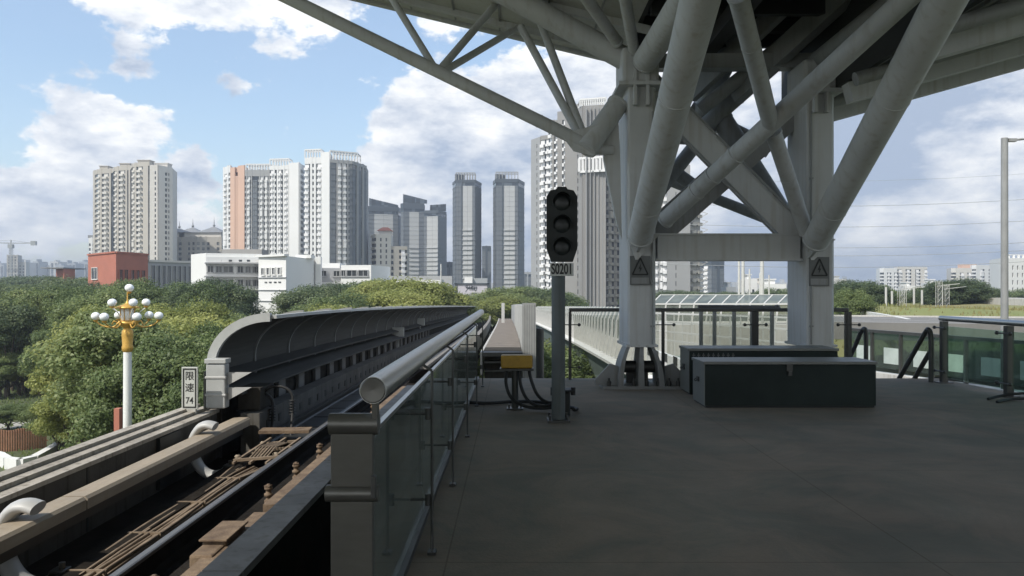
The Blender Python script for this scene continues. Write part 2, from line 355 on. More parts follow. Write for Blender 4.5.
cd=bpy.data.cameras.new('camera'); co=bpy.data.objects.new('camera',cd); C.objects.link(co); sc.camera=co
cd.sensor_width=36; cd.lens=36*800/1024; cd.clip_start=.1; cd.clip_end=9000; cd.shift_y=2/1024
co.location=(0,0,EYE); co.rotation_euler=(math.radians(90),0,0)
sc.view_settings.view_transform='Standard'; sc.view_settings.look='None'; sc.view_settings.exposure=.85; sc.view_settings.gamma=1
sc.cycles.max_bounces=8; sc.cycles.transparent_max_bounces=24; sc.cycles.volume_bounces=0
# ------------------------------------------------------------------ ground
G=-10.0
b=MB(); b.add([(-3800,-300,G),(3800,-300,G),(3800,3500,G),(-3800,3500,G)],[(0,1,2,3)]); struct('ground',b,'ground_green')
b=MB(); pts=[]
for i in range(26):
    t=i/25; x=-62+t*30; y=82-10*math.sin(t*math.pi*.9)-t*6; pts.append((x,y))
vs=[(x,y-1.6,G+.02) for x,y in pts]+[(x,y+1.6,G+.02) for x,y in pts]
b.add(vs,[(i,i+1,27+i,26+i) for i in range(25)]); struct('garden_path',b,'paving')
b=MB(); c=XY(22,72)
for k in range(40):
    a=2*math.pi*k/40; b.box((c[0]-8+7*math.cos(a)-.6,c[1]+4.2*math.sin(a)-.4,G),(c[0]-8+7*math.cos(a)+.6,c[1]+4.2*math.sin(a)+.4,G+.45),a)
tag(b.build('planter_kerb','concrete_light'),'low pale kerb curving round the planting bed beside the garden path at the left edge','kerb')
# picket fence and white kerb wall below it
f=thing('picket_fence','short brown wooden picket fence on the ground at the left edge below the trees','fence',(XY(0,57)[0],57,G))
for i in range(31):
    px=-28+i*2.45; Y=57+ (i/31)**2*2.0
    b=MB(); x,y=XY(px,Y); b.box((x-.065,y-.03,G),(x+.065,y+.03,G+1.55+.05*math.sin(i*.7))); b.build('picket','fence_wood',f)
b=MB(); b.beam((*XY(-30,57.1),G+.5),(*XY(48,59.1),G+.5),.05,.09); b.beam((*XY(-30,57.1),G+1.2),(*XY(48,59.1),G+1.2),.05,.09); b.build('rail','fence_wood',f)
b=MB()
pts=[XY(-60,56),XY(-20,55),XY(0,53.5),XY(8,52),XY(20,51.5),XY(34,52.5),XY(48,55),XY(70,60)]
for a,c in zip(pts,pts[1:]): b.beam((*a,G+.35),(*c,G+.35),.5,.75)
tag(b.build('garden_wall','white_wall'),'low white curved wall in front of the brown picket fence','wall')
# ------------------------------------------------------------------ platform
b=MB(); b.box((-.92,-14,-.45),(7.75,14.5,0)); struct('platform',b,'platform_floor')
b=MB(); b.box((-1.05,-14,-.5),(-.924,14.5,-.06)); struct('platform_kerb',b,'concrete_dark')
b=MB(); 
for y in (-8,2,12.5):
    b.box((-.5,y-.8,G),(1.5,y+.8,-.5)); 
    b.box((5,y-.8,G),(7,y+.8,-.5)); 
b.box((-.9,-14,-1.5),(7.7,14.3,-.455)); struct('platform_base',b,'concrete_dark')
# ------------------------------------------------------------------ guideway
def pf(y):
    t=max(0,y-14); return (-.00012*t*t, -t*t/(t+12)*.021)
ST=[-14,-6,0,4,8,12,14]+[14+i*2.5 for i in range(1,25)]+[76+i*6 for i in range(1,26)]
STf=[y for y in ST if y>=14]
def sweep(name,sec,mt,stations=ST,kind=None,parent=None,label=None,cat=None,sm=False,group=None):
    b=MB(); b.sweep(sec,stations,pf,sm); 
    if kind: return struct(name,b,mt)
    o=b.build(name,mt,parent)
    if label: tag(o,label,cat,group)
    return o
def R(x0,x1,h0,h1): return [(x0,EYE-h0),(x1,EYE-h0),(x1,EYE-h1),(x0,EYE-h1)]   # h = depth below the eye
sweep('track_bed',R(-5.6,-1.85,3.6,2.95),'track_slab',kind=1)
sweep('girder',[(-5.6,EYE-3.604),(-1.85,EYE-3.604),(-2.3,EYE-5.4),(-5.1,EYE-5.4)],'concrete',kind=1)
for y in (30,60,92,126):
    b=MB(); dx,dz=pf(y); b.box((-4.5+dx,y-1,G),(-2.9+dx,y+1,EYE-5.41+dz)); struct('guideway_pier',b,'concrete')
# near-side concrete ledge between platform and track
ip=thing('inner_parapet','flat grey concrete ledge running along the track beside the platform railing','ledge',(-1.96,4,EYE-2.95))
sweep('wall',R(-2.06,-1.86,2.95,1.962),'track_slab',[y for y in ST if y<=16],parent=ip)  # near-black wall colour carries the shade of the enclosed side
for y0_,y1_ in ((-14,-2),(-1.98,1.9),(1.92,5.4),(5.42,8.9),(8.92,12.4),(12.42,16)):
    b=MB(); b.sweep(R(-2.1,-1.82,1.96,1.9),[y0_,y1_],pf); b.build('coping','ledge',ip)
sweep('inner_parapet',R(-2.1,-1.82,2.95,2.15),'concrete',[y for y in ST if y>=16],label='distant concrete edge wall continuing the near side of the track past the walkway end',cat='ledge')
# left parapet with grooved ledges
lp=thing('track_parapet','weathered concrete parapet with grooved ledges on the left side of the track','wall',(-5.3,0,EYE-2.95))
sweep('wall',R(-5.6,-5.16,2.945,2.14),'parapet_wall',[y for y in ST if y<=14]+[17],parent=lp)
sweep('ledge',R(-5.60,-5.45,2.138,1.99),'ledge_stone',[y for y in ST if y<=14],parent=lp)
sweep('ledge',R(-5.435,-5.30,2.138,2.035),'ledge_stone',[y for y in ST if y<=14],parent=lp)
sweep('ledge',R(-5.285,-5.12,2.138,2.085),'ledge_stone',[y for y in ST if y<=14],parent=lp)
b=MB(); b.box((-5.17,11.6,EYE-2.9),(-5.10,12.3,EYE-2.15)); b.build('joint_cover','black_plastic',lp)
for y in (2.2,4.7,7.2,9.7): b=MB(); b.box((-5.158,y,EYE-2.93),(-5.152,y+.03,EYE-2.15)); b.build('seam','black_plastic',lp)
# running rails and reaction plate
nr=thing('running_rail','near running rail with a polished shiny head','rail',(-3.4,10,EYE-2.7),'running rails')
sweep('rail_web',[(-3.47,EYE-2.70),(-3.33,EYE-2.70),(-3.345,EYE-2.66),(-3.385,EYE-2.64),(-3.385,EYE-2.478),(-3.415,EYE-2.478),(-3.415,EYE-2.64),(-3.455,EYE-2.66)],'track_slab',[y for y in ST if y<100],parent=nr)
sweep('rail_head',[(-3.44,EYE-2.475),(-3.36,EYE-2.475),(-3.358,EYE-2.44),(-3.37,EYE-2.43),(-3.43,EYE-2.43),(-3.442,EYE-2.44)],'rail_steel',[y for y in ST if y<100],parent=nr)
sweep('running_rail',[(-4.32,EYE-2.70),(-4.18,EYE-2.70),(-4.195,EYE-2.66),(-4.235,EYE-2.64),(-4.235,EYE-2.60),(-4.21,EYE-2.58),(-4.21,EYE-2.53),(-4.29,EYE-2.53),(-4.29,EYE-2.58),(-4.265,EYE-2.6),(-4.265,EYE-2.64),(-4.305,EYE-2.66)],'dark_steel',[y for y in ST if 14<=y<100],label='far running rail in shadow behind the dark ladder of plates',cat='rail',group='running rails')
sweep('rail_plinth',R(-3.6,-3.2,2.945,2.705),'track_slab',[y for y in ST if y<100],kind=1)
sweep('rail_plinth',R(-4.4,-4.1,2.945,2.705),'track_slab',[y for y in ST if y<100],kind=1)
b0=MB(); b0.box((-4.08,14,EYE-2.64),(-3.52,15.12,EYE-2.60)); b0.box((-4.05,14.1,EYE-2.70),(-3.55,14.2,EYE-2.64)); b0.box((-4.05,14.9,EYE-2.70),(-3.55,15,EYE-2.64))
rp=b0.build('reaction_plate','dark_steel'); tag(rp,'dark flat metal plate of the ladder between the rails','plate','dark plates laid between the rails')
for i in range(1,44):
    y=14+i*1.25; dx,dz=pf(y); c=rp.copy(); C.objects.link(c); c.location=rp.location+Vector((dx,i*1.25,dz))
# cable bundle with clamps
cb=thing('cable_bundle','tan bundle of cables strapped together along the dark track floor','cables',(-3.9,6,EYE-2.75))
for k in range(13):
    x=-4.25+.026*k; h=2.735-.018*math.sin(k*1.7); b=MB()
    pts=[(x+.006*math.sin(y*1.1+k)+(.0 if y<11.5 else (y-11.5)*.10*(k-4)/4),y,EYE-h+.012*math.sin(y*2+k*2)) for y in np.arange(1.5,12.6,.4)]
    b.path(pts,.017,6); b.build('cable','cable_tan',cb)
b=MB(); b.box((-4.28,1.5,EYE-2.80),(-3.92,12.3,EYE-2.752)); b.build('tray','cable_tan',cb)
for y in (6.6,7.7,8.9,10.2,11.5): b=MB(); b.box((-4.28,y,EYE-2.78),(-3.91,y+.025,EYE-2.695)); b.build('clamp','cable_tan',cb)
# rusty flange with insulator-like fasteners
sweep('rust_strip',R(-2.74,-2.52,2.45,2.36),'rust',[1.5,4.2,7.1,8.5],label='rusty steel channel lying along the near side of the shiny rail, nearest length',cat='channel',group='rusty channels')
sweep('rust_strip',R(-2.74,-2.52,2.45,2.36),'rust',[8.8,12,16,20],label='rusty steel channel running on past the rusty junction box towards the platform end',cat='channel',group='rusty channels')
sweep('channel_plinth',R(-2.8,-2.104,2.945,2.452),'track_slab',[y for y in ST if y<=21.5],kind=1)
jb=thing('junction_box','rusty tan two tier junction box on the near side of the rail','box',(-2.66,7.7,EYE-2.32))
b=MB(); b.box((-2.85,7.05,EYE-2.46),(-2.64,7.5,EYE-2.34)); b.build('lower_case','rust',jb,bev=.02)
b=MB(); b.box((-2.85,7.35,EYE-2.46),(-2.63,7.9,EYE-2.31)); b.build('upper_case','rust',jb,bev=.02)
b=MB(); b.box((-2.87,7.32,EYE-2.308),(-2.61,7.93,EYE-2.285)); b.build('lid','rust',jb,bev=.008)
fb=MB(); fy=4.9; fx=-2.86
fb.lathe((fx,fy,EYE-2.5),[(.07,0),(.07,.04),(.045,.05),(.045,.09),(.075,.10),(.075,.13),(.045,.14),(.045,.18),(.07,.19),(.07,.215),(.03,.23),(.03,.26),(.0005,.262)],12)
FS=1
fas=thing('rail_fastener','rusty ribbed bolt fastener standing beside the rusty channel','fastener',(fx,fy,EYE-2.5),'rusty fasteners beside the near rail')
fb.build('bolt','rust',fas); b=MB(); b.box((fx-.06,fy-.05,EYE-2.27),(fx+.04,fy+.05,EYE-2.255),.4); b.build('cap_plate','rust',fas)
for i,y in enumerate((5.9,6.4,9.4,10.6,11.9,13.3,14.8,16.4)): dup(fas,(fx,y,EYE-2.5),rz=.5*i,scale=(.7,.7,.85))
b=MB(); b.box((-3.0,1.5,EYE-2.94),(-2.804,22,EYE-2.5)); struct('channel_plinth',b,'track_slab')
# conductor rail cover on white curved brackets
cr_=thing('conductor_rail','third rail under a long tan cover beam carried by white brackets','rail',(-4.7,6,EYE-2.6))
for y0,y1 in ((-3,3.02),(3.05,8.55),(8.58,13.9)):
    b=MB(); b.sweep([(-4.86,EYE-2.35),(-4.55,EYE-2.35),(-4.55,EYE-2.24),(-4.58,EYE-2.21),(-4.82,EYE-2.21),(-4.86,EYE-2.24)],[y0,y1],lambda y:(0,0)); b.build('cover','cover_tan',cr_)
b=MB(); b.box((-4.76,-3,EYE-2.50),(-4.66,13.85,EYE-2.355)); b.build('rail','dark_steel',cr_)
def bracket(y,name,label):
    r=thing(name,label,'bracket',(-4.7,y,EYE-2.95),'white conductor rail brackets'); b=MB()
    # C shape open to the right: wraps the rail from behind
    outer=[];inner=[]
    for k in range(27):
        a=math.radians(116+k*(196)/26); outer.append((-4.70+.42*math.cos(a),EYE-2.44+.44*math.sin(a))); 
        inner.append((-4.66+.30*math.cos(a),EYE-2.44+.29*math.sin(a)))
    mid=smoothpath([(-4.56,y,EYE-2.10),(-4.68,y,EYE-2.07),(-4.80,y,EYE-2.12),(-4.90,y,EYE-2.30),(-4.89,y,EYE-2.52),(-4.80,y,EYE-2.72),(-4.66,y,EYE-2.83),(-4.50,y,EYE-2.83),(-4.38,y,EYE-2.76)],4)
    b.path(mid,.064,14); b.v=[(v_[0],y+(v_[1]-y)*2.1,v_[2]) for v_ in b.v]
    b.build('clamp_arm','bracket_white',r,bev=0)
    b=MB(); b.box((-4.42,y-.08,EYE-2.82),(-4.28,y+.08,EYE-2.68)); b.tube((-4.33,y,EYE-2.68),(-4.33,y,EYE-2.62),.03,n=8); b.build('end_clamp','dark_steel',r,bev=.01)
    b=MB(); b.box((-4.7,y-.16,EYE-2.945),(-4.40,y+.16,EYE-2.90)); b.build('base_block','concrete_dark',r,bev=.01)
bracket(3.0,'rail_bracket','white curved bracket under the nearest end of the tan cover beam')
bracket(7.7,'rail_bracket','white curved bracket holding the tan cover beam at the lower left corner')
bracket(12.3,'rail_bracket','white curved bracket near the far end of the tan cover beam')
# messy clamp device between rails at Y~13
dv=thing('cable_clamp_frame','tan metal clamp frame with coiled ends sitting between the rails past the cable bundle','device',(-3.9,13,EYE-2.7))
b=MB()
for x in (-4.1,-3.85,-3.6): b.beam((x-.12,12.1,EYE-2.62),(x+.0,13.6,EYE-2.52),.035,.035)
for y in (12.2,12.9,13.5): b.beam((-4.25,y,EYE-2.6),(-3.5,y+.12,EYE-2.56),.05,.04)
b.build('frame','cable_tan',dv)
b=MB(); b.box((-4.35,13.7,EYE-2.46),(-3.5,14.05,EYE-2.41),.08); b.build('top_plate','rust',dv)
for k,(x,y) in enumerate(((-4.25,12.4),(-4.15,12.9),(-3.72,12.6),(-3.6,13.1),(-4.2,13.5))):
    b=MB(); b.lathe((x,y,EYE-2.64),[(.03,0),(.06,.02),(.03,.04),(.055,.06),(.025,.09)],10); b.build('insulator','cover_tan',dv)
b=MB(); 
for k in range(6): b.path([(-4.05+.05*k,12.3,EYE-2.6),(-4.0+.05*k,12.7,EYE-2.49),(-3.95+.05*k,13.2,EYE-2.52)],.013,6)
b.build('cable','cable_tan',dv)
# perforated beam beyond the cover
pb=thing('trackside_beam','dark concrete side beam with a row of oval holes running along the track under the noise barrier','beam',(-4.4,20,EYE-2.7))
sweep('beam',R(-4.75,-4.42,2.94,2.16),'track_beam',[y for y in ST if 14<=y<100]+[100],parent=pb)
b=MB()
for i in range(52):
    y=14.4+i*.75; dx,dz=pf(y); b.box((-4.424+dx,y,EYE-2.48+dz),(-4.41+dx,y+.17,EYE-2.34+dz))
b.build('hole_row','black_plastic',pb)
# cable tray ledge + wall panels under the barrier
tw=thing('barrier_base_wall','dark stepped ledge wall under the curved noise barrier with pale vertical posts','wall',(-5.1,20,EYE-2.9))
sweep('wall',R(-5.3,-5.08,2.94,1.70),'concrete_dark',STf,parent=tw)
sweep('ledge',[(-5.3,EYE-1.70),(-4.72,EYE-1.84),(-4.72,EYE-1.81),(-5.3,EYE-1.62)],'barrier_metal',STf,parent=tw)
sweep('ledge',[(-5.3,EYE-1.46),(-4.9,EYE-1.55),(-4.9,EYE-1.52),(-5.3,EYE-1.40)],'barrier_metal',STf,parent=tw)
for i in range(22):
    y=15.5+i*1.6; dx,dz=pf(y); b=MB(); b.box((-5.06+dx,y,EYE-2.5+dz),(-4.98+dx,y+.5,EYE-1.9+dz)); b.build('post','concrete',tw)
# noise barrier
nb=thing('noise_barrier','long dark curved noise barrier arching over the left side of the track','noise barrier',(-5.2,14,EYE-1.9))
def arc(r_off=0, n=12, x0=-4.22):
    a_,b_=1.0+r_off,.80+r_off
    return [(x0-a_*math.cos(math.pi/2*k/n), EYE-1.31+b_*math.sin(math.pi/2*k/n)) for k in range(n+1)]
ins=[(-5.22,EYE-1.9)]+arc(0); outs=[(-5.28,EYE-1.9)]+arc(.055)
sec=ins+outs[::-1]
ys=[14.0]+[16.2+2.45*i for i in range(52)]
for k in range(len(ys)-1):
    b=MB(); b.sweep(sec,[ys[k]+.02,ys[k+1]-.02],pf,True); b.build('panel','barrier_metal',nb)
insr=[(-5.19,EYE-1.9)]+arc(-.04); outr=[(-5.34,EYE-1.9)]+arc(.11)
for k,y in enumerate(ys[:45]):
    wd=.11 if k==0 else .06
    b=MB(); b.sweep(([(-5.17,EYE-1.9)]+arc(-.03) if k else insr)+outr[::-1],[y-wd/2,y+wd/2],pf,True); b.build('rib','barrier_rib' if k==0 else 'steel_paint_dark',nb)
b=MB(); b.sweep([(-4.22,EYE-.50),(-4.12,EYE-.50),(-4.12,EYE-.44),(-4.22,EYE-.44)],[14]+ys[1:],pf); b.build('top_rail','barrier_rib',nb)
ep=thing('barrier_end_post','white metal end post with two collars standing at the near end of the noise barrier','post',(-5.3,13.85,EYE-2.03))
x0=P(208,0,13.8).x; x1=P(227,0,13.8).x
b=MB(); b.box((x0,13.7,EYE-2.03),(x1,13.92,EYE-1.27)); b.build('post','barrier_rib',ep,bev=.02)
b=MB(); b.box((x0-.02,13.68,EYE-1.24-.02),(x1+.02,13.94,EYE-1.18)); b.build('cap','barrier_rib',ep,bev=.01)
for z in (1.5,1.8): b=MB(); b.box((x0-.015,13.685,EYE-z-.02),(x1+.015,13.935,EYE-z+.02)); b.build('collar','bracket_white',ep,bev=.01)
for z in (1.42,1.68): b=MB(); b.prism([(x1+.017,13.8,EYE-z),(x1+.42,13.8,EYE-z),(x1+.017,13.8,EYE-z-.22)],(0,.03,0)); b.build('lit_patch','bracket_white',ep)  # white wedges: lit patches on the lower ledges made as solid shapes
b=MB(); b.box((x0-.06,13.75,EYE-2.03),(x0-.022,13.85,EYE-1.4)); b.build('side_strip','black_plastic',ep)
# looped cables with ribbed insulators at the start of the barrier
def loopcable(px,py,label):
    c=P(px,py,14.6); r=thing('cable_loop',label,'cable',(c.x,c.y,c.z-.6),'black cable loops at the barrier start')
    pts=[c+Vector((-.30*0+.28*math.cos(a)-.1,0,.22*math.sin(a))) for a in np.linspace(math.pi*1.15,0,12)]
    pts=[c+Vector((-.75,.3,-.15)),c+Vector((-.5,.1,-.12))]+pts+[c+Vector((.19,-.05,-.25)),c+Vector((.22,-.3,-.7)),c+Vector((.35,-.6,-1.0))]
    b=MB(); b.path(pts,.028,8); b.build('cable','rubber',r)
    b=MB()
    for k in range(6): b.lathe(c+Vector((.18,-.02,-.30+.05*k)),[(.03,0),(.075,.01),(.03,.025)],12)
    b.build('insulator','rubber',r)
loopcable(283,398,'black cable loop with ribbed insulator above the perforated beam, the right one of two')
loopcable(263,404,'black cable loop with ribbed insulator beside the barrier end, the left one of two')
b=MB(); b.box((-4.9,14.3,EYE-2.14),(-4.5,15.1,EYE-1.75)); tag(b.build('equipment_box','concrete_dark'),'small grey equipment box with slanted black strap below the start of the noise barrier','box')
# small signal devices on the barrier side further along
for px,py,Y in ((398,332,35),(420,322,45)):
    c=P(px,py,Y); b=MB(); b.box((c.x-.25,c.y,c.z-.2),(c.x+.25,c.y+.15,c.z+.2)); b.box((c.x-.04,c.y+.02,c.z-1.0),(c.x+.04,c.y+.1,c.z-.2))
    tag(b.build('trackside_box','white_plate'),'small grey box on a stalk beside the track under the barrier, '+('nearer one' if Y==35 else 'farther one'),'box')
# far tray (bright rail-like ledge on the right of perforated beam)
sweep('cable_tray',R(-3.0,-2.75,2.45,2.35),'concrete',[26,30,34,38,44,50,60,75],label='pale cable trough lid running along the track in the distance',cat='trough')
# ------------------------------------------------------------------ speed sign
def text_mesh(s, size, loc, parent, name, mt, align='CENTER', rot=(math.pi/2,0,0), sx=1, extr=.002, vertical=False):
    cu=bpy.data.curves.new('t','FONT'); cu.body=s; cu.size=size; cu.align_x=align; cu.align_y='CENTER'; cu.extrude=extr; cu.space_line=.92; cu.offset=size*(.022 if len(s)>2 else .004)
    o=bpy.data.objects.new('t',cu); C.objects.link(o); bpy.context.view_layer.update()
    dg=bpy.context.evaluated_depsgraph_get(); me=bpy.data.meshes.new_from_object(o.evaluated_get(dg)); bpy.data.objects.remove(o)
    me.materials.clear(); me.materials.append(M[mt]); n=bpy.data.objects.new(name,me); C.objects.link(n); me.name=name
    n.parent=parent; n.location=Vector(loc)-ORG[parent.name]; n.rotation_euler=rot; n.scale=(sx,1,1); ORG[n.name]=Vector(loc); return n
Y=13.4; a=P(182,367,Y); c=P(198,409,Y)
ss=thing('speed_limit_sign','narrow upright white sign with black border and speed limit characters on the left parapet','sign',((a.x+c.x)/2,Y,c.z))
b=MB(); b.box((a.x,Y-.02,c.z),(c.x,Y+.02,a.z)); b.build('plate','white_plate',ss,bev=.006)
b=MB(); t=.022; e=.022
b.box((a.x+e,Y-.026,c.z+e),(a.x+e+t,Y-.021,a.z-e)); b.box((c.x-e-t,Y-.026,c.z+e),(c.x-e,Y-.021,a.z-e)); b.box((a.x+e+t,Y-.026,a.z-e-t),(c.x-e-t,Y-.021,a.z-e)); b.box((a.x+e+t,Y-.026,c.z+e),(c.x-e-t,Y-.021,c.z+e+t)); b.build('border','black_ink',ss)
xc=(a.x+c.x)/2
for s_,zz in (('限',.78),('速',.50)): text_mesh(s_,.155,(xc,Y-.023,c.z+(a.z-c.z)*zz),ss,'lettering','black_ink')
text_mesh('74',.155,(xc,Y-.023,c.z+(a.z-c.z)*.2),ss,'lettering','black_ink',sx=.85)
b=MB(); b.box((a.x+.03,Y-.03,c.z-.2),(c.x-.03,Y+.03,c.z)); b.build('foot','concrete_light',ss)
# ------------------------------------------------------------------ platform railing (near)
rl=thing('platform_railing','brushed steel handrail over dark glass panels along the left edge of the platform','railing',(-.6,8,0))
b=MB(); b.tube((-.555,3.19,1.2),(-.555,14.4,1.2),.054,n=32); b.build('handrail','stainless',rl)
b=MB(); b.lathe((0,0,0),[(.0005,.004),(.047,.0),(.0535,.006),(.0535,.02)],48); b.s=[False]*len(b.s)
b.v=[(x-.555,3.186+z,y+1.2) for x,y,z in b.v]; b.build('end_cap','post_brushed',rl)
b=MB(); b.box((-.735,3.24,0),(-.565,3.295,.742)); b.build('post_plate','post_metal',rl,bev=.004)
b=MB(); b.box((-.735,3.24,.80),(-.565,3.295,1.02)); b.build('post_plate','post_metal',rl,bev=.004)
for z,xx in ((1.055,-.742),(.772,-.757)):
    b=MB(); b.tube((xx,3.26,z),(-.543,3.26,z),.044 if z>1 else .034,n=24); b.build('cross_bar','post_brushed',rl,bev=.004)
b=MB(); b.beam((-.553,3.25,1.03),(-.555,3.25,1.16),.022,.05,(0,1,0)); b.build('saddle','post_metal',rl)
b=MB(); b.cbox((-.548,3.17,.82),(.02,.03,.09)); b.build('glass_clamp','dark_steel',rl,bev=.004)
for y0,y1 in ((3.3,5.55),(5.58,7.85),(7.88,10.1),(10.13,12.35),(12.38,14.35)):
    b=MB(); b.box((-.632,y0,.05),(-.620,y1,.955)); b.build('glass_panel','glass_rail',rl)
b=MB(); b.box((-.640,3.26,.957),(-.612,14.35,.977)); b.build('top_channel','stainless',rl)
b=MB(); b.box((-.66,3.26,.004),(-.59,14.35,.048)); b.build('base_channel','dark_steel',rl)
for y in (4.85,6.55,8.7,11.0,13.2):
    st=MB(); st.tube((-.485,y,.03),(-.485,y,1.11),.0095,n=10); st.beam((-.485,y,1.11),(-.545,y,1.15),.012,.016); st_=st.build('stanchion','dark_steel',rl)
    for z in (.33,.85):
        k=MB(); k.tube((-.51,y,z-.035),(-.51,y,z+.035),.018,n=10); k.tube((-.618,y,z),(-.485,y,z),.008,n=8); k.build('glass_clamp','dark_steel',st_)
    k=MB(); k.cbox((-.485,y,.012),(.05,.08,.016)); k.prism([(-.489,y-.03,.02),(-.489,y+.03,.02),(-.489,y,.17)],(.008,0,0)); k.build('foot','dark_steel',st_)
# dropped pipe rail below near post (bottom edge)
b=MB(); b.path([(-1.7,3.9,-.35),(-1.2,3.9,-.35),(-.98,3.9,-.37),(-.94,3.7,-.45),(-1.0,2.6,-.6)],.03,10); tag(b.build('guard_pipe','stainless'),'bent steel pipe just below the platform edge behind the near railing post','pipe')
# ------------------------------------------------------------------ signal
sg=thing('track_signal','dark three lamp track signal on a grey pole with white number plate','signal',(.56,9.75,0))
b=MB(); b.tube((.565,9.75,.03),(.565,9.75,1.86),.083,n=24); b.build('pole','pole_grey',sg)
b=MB(); b.box((.43,9.6,.002),(.70,9.9,.03)); 
for dx in (-.105,.105):
    for dy in (-.12,.12): b.tube((.565+dx,9.75+dy,.03),(.565+dx,9.75+dy,.09),.014,n=8)
b.build('base_plate','dark_steel',sg)
zt=Z(187,9.7); zb=Z(262,9.7); xl=P(546.5,0,9.65).x; xr=P(577.5,0,9.65).x; cz=(zt+zb)/2; cx=(xl+xr)/2
poly=[(xl,zb+.16),(xl+.035,zb+.06),(xl+.055,zb),(xr-.055,zb),(xr-.035,zb+.06),(xr,zb+.16),(xr,zt-.12),(xr-.045,zt-.045),(cx+.07,zt-.03),(cx+.05,zt),(cx-.05,zt),(cx-.07,zt-.03),(xl+.045,zt-.045),(xl,zt-.12)]
b=MB(); b.prism([(x,9.66,z) for x,z in poly],(0,.03,0)); b.build('backboard','black_plastic',sg,bev=.004)
b=MB(); b.box((cx-.12,9.692,zb+.05),(cx+.12,9.86,zt-.07)); b.build('housing','black_plastic',sg,bev=.02)
for k in range(3):
    z=zt-.19-.27*k; r=.115
    b=MB(); b.lathe((0,0,0),[(.0005,.03),(.05,.026),(.09,.01),(.1,0)],24); b.v=[(cx+x,9.655-zz*.5,z+y) for x,y,zz in b.v]; ln=b.build('lamp','lens',sg)
    b=MB(); vs=[];fs=[]; n=20
    for i in range(n+1):
        a=math.radians(-25+i*230/n)
        for rr,yy in ((r,9.66),(r-.006,9.66),(r+.0,9.66-.15*(.35+.65*max(0,math.sin(a)))),(r-.006,9.66-.15*(.35+.65*max(0,math.sin(a))))): vs.append((cx+rr*math.cos(a),yy,z+rr*math.sin(a)))
    for i in range(n):
        q=4*i; fs+=[(q,q+4,q+6,q+2),(q+1,q+3,q+7,q+5),(q+2,q+6,q+7,q+3)]
    b.add(vs,fs,True); b.build('hood','black_plastic',ln)
a=P(550,263,9.6); c=P(573.5,276,9.6)
np_=MB(); np_.box((a.x,9.58,c.z),(c.x,9.6,a.z)); pl=np_.build('number_plate','white_plate',sg,bev=.004)
text_mesh('S0201',.175,((a.x+c.x)/2,9.577,(a.z+c.z)/2),pl,'lettering','black_ink',sx=.60); pl.children[0].location=Vector(((a.x+c.x)/2,9.577,(a.z+c.z)/2))-ORG[sg.name]
b=MB(); b.beam((.565,9.62,1.8),(.565,9.72,1.8),.06,.06); b.build('clamp','dark_steel',sg)
# junction box at its foot
jx=thing('ground_junction','small black cable junction box behind the foot of the signal pole','box',(.66,10.3,0))
b=MB(); b.box((.56,10.15,.002),(.74,10.4,.30)); b.build('case','black_plastic',jx,bev=.015)
for x in (.52,.78): b=MB(); b.tube((x,10.2,.26),(x,10.2,.36),.03,n=10); b.build('gland','rubber',jx)
b=MB(); b.box((.50,10.13,.302),(.80,10.42,.33)); b.build('lid','black_plastic',jx,bev=.006)
# yellow box on a post
yb=thing('yellow_box','yellow metal trackside box mounted on a short dark post','box',(.04,10.8,0))
a=P(501,355,10.7); c=P(532.5,368,10.7)
b=MB(); b.box((a.x,10.62,c.z),(c.x,10.85,a.z)); b.build('case','yellow_paint',yb,bev=.02)
b=MB(); b.box((a.x-.015,10.6,c.z-.03),(c.x+.015,10.87,c.z-.002)); b.build('base_flange','dark_steel',yb)
b=MB(); b.tube((.04,10.74,.02),(.04,10.74,c.z-.03),.045,n=16); b.build('post','dark_steel',yb)
b=MB(); b.box((-.07,10.64,.002),(.15,10.84,.02)); 
for dx in (-.08,.08): b.tube((.04+dx,10.74,.02),(.04+dx,10.74,.06),.012,n=8)
b.build('base_plate','dark_steel',yb)
hs=[(.22,[(.23,10.74,.56),(.25,10.7,.42),(.33,10.65,.22),(.45,10.6,.12),(.62,10.5,.12),(.62,10.42,.16)]),
    (.0,[(-.06,10.74,.56),(-.08,10.7,.35),(0,10.62,.16),(.2,10.55,.06),(.45,10.5,.05),(.6,10.45,.08)]),
    (.1,[(.10,10.7,.56),(.12,10.66,.32),(.22,10.6,.13),(.4,10.52,.07),(.6,10.44,.14)])]
for i,(q,pts) in enumerate(hs):
    b=MB(); b.path(smoothpath(pts),.022,8); tag(b.build('cable_hose','rubber'),['black hose dropping from the right end of the yellow box to the junction','black hose dropping from the left end of the yellow box','black hose hanging from the middle of the yellow box'][i],'hose','hoses under the yellow box')
b=MB(); b.path(smoothpath([(-.95,11.4,.03),(-.4,11.1,.03),(.0,11.25,.03),(.4,11.2,.03),(.6,10.9,.03),(.85,10.6,.03),(.8,10.35,.05)]),.024,8)
tag(b.build('floor_cable','rubber'),'black cable lying across the platform floor behind the yellow box post','cable')
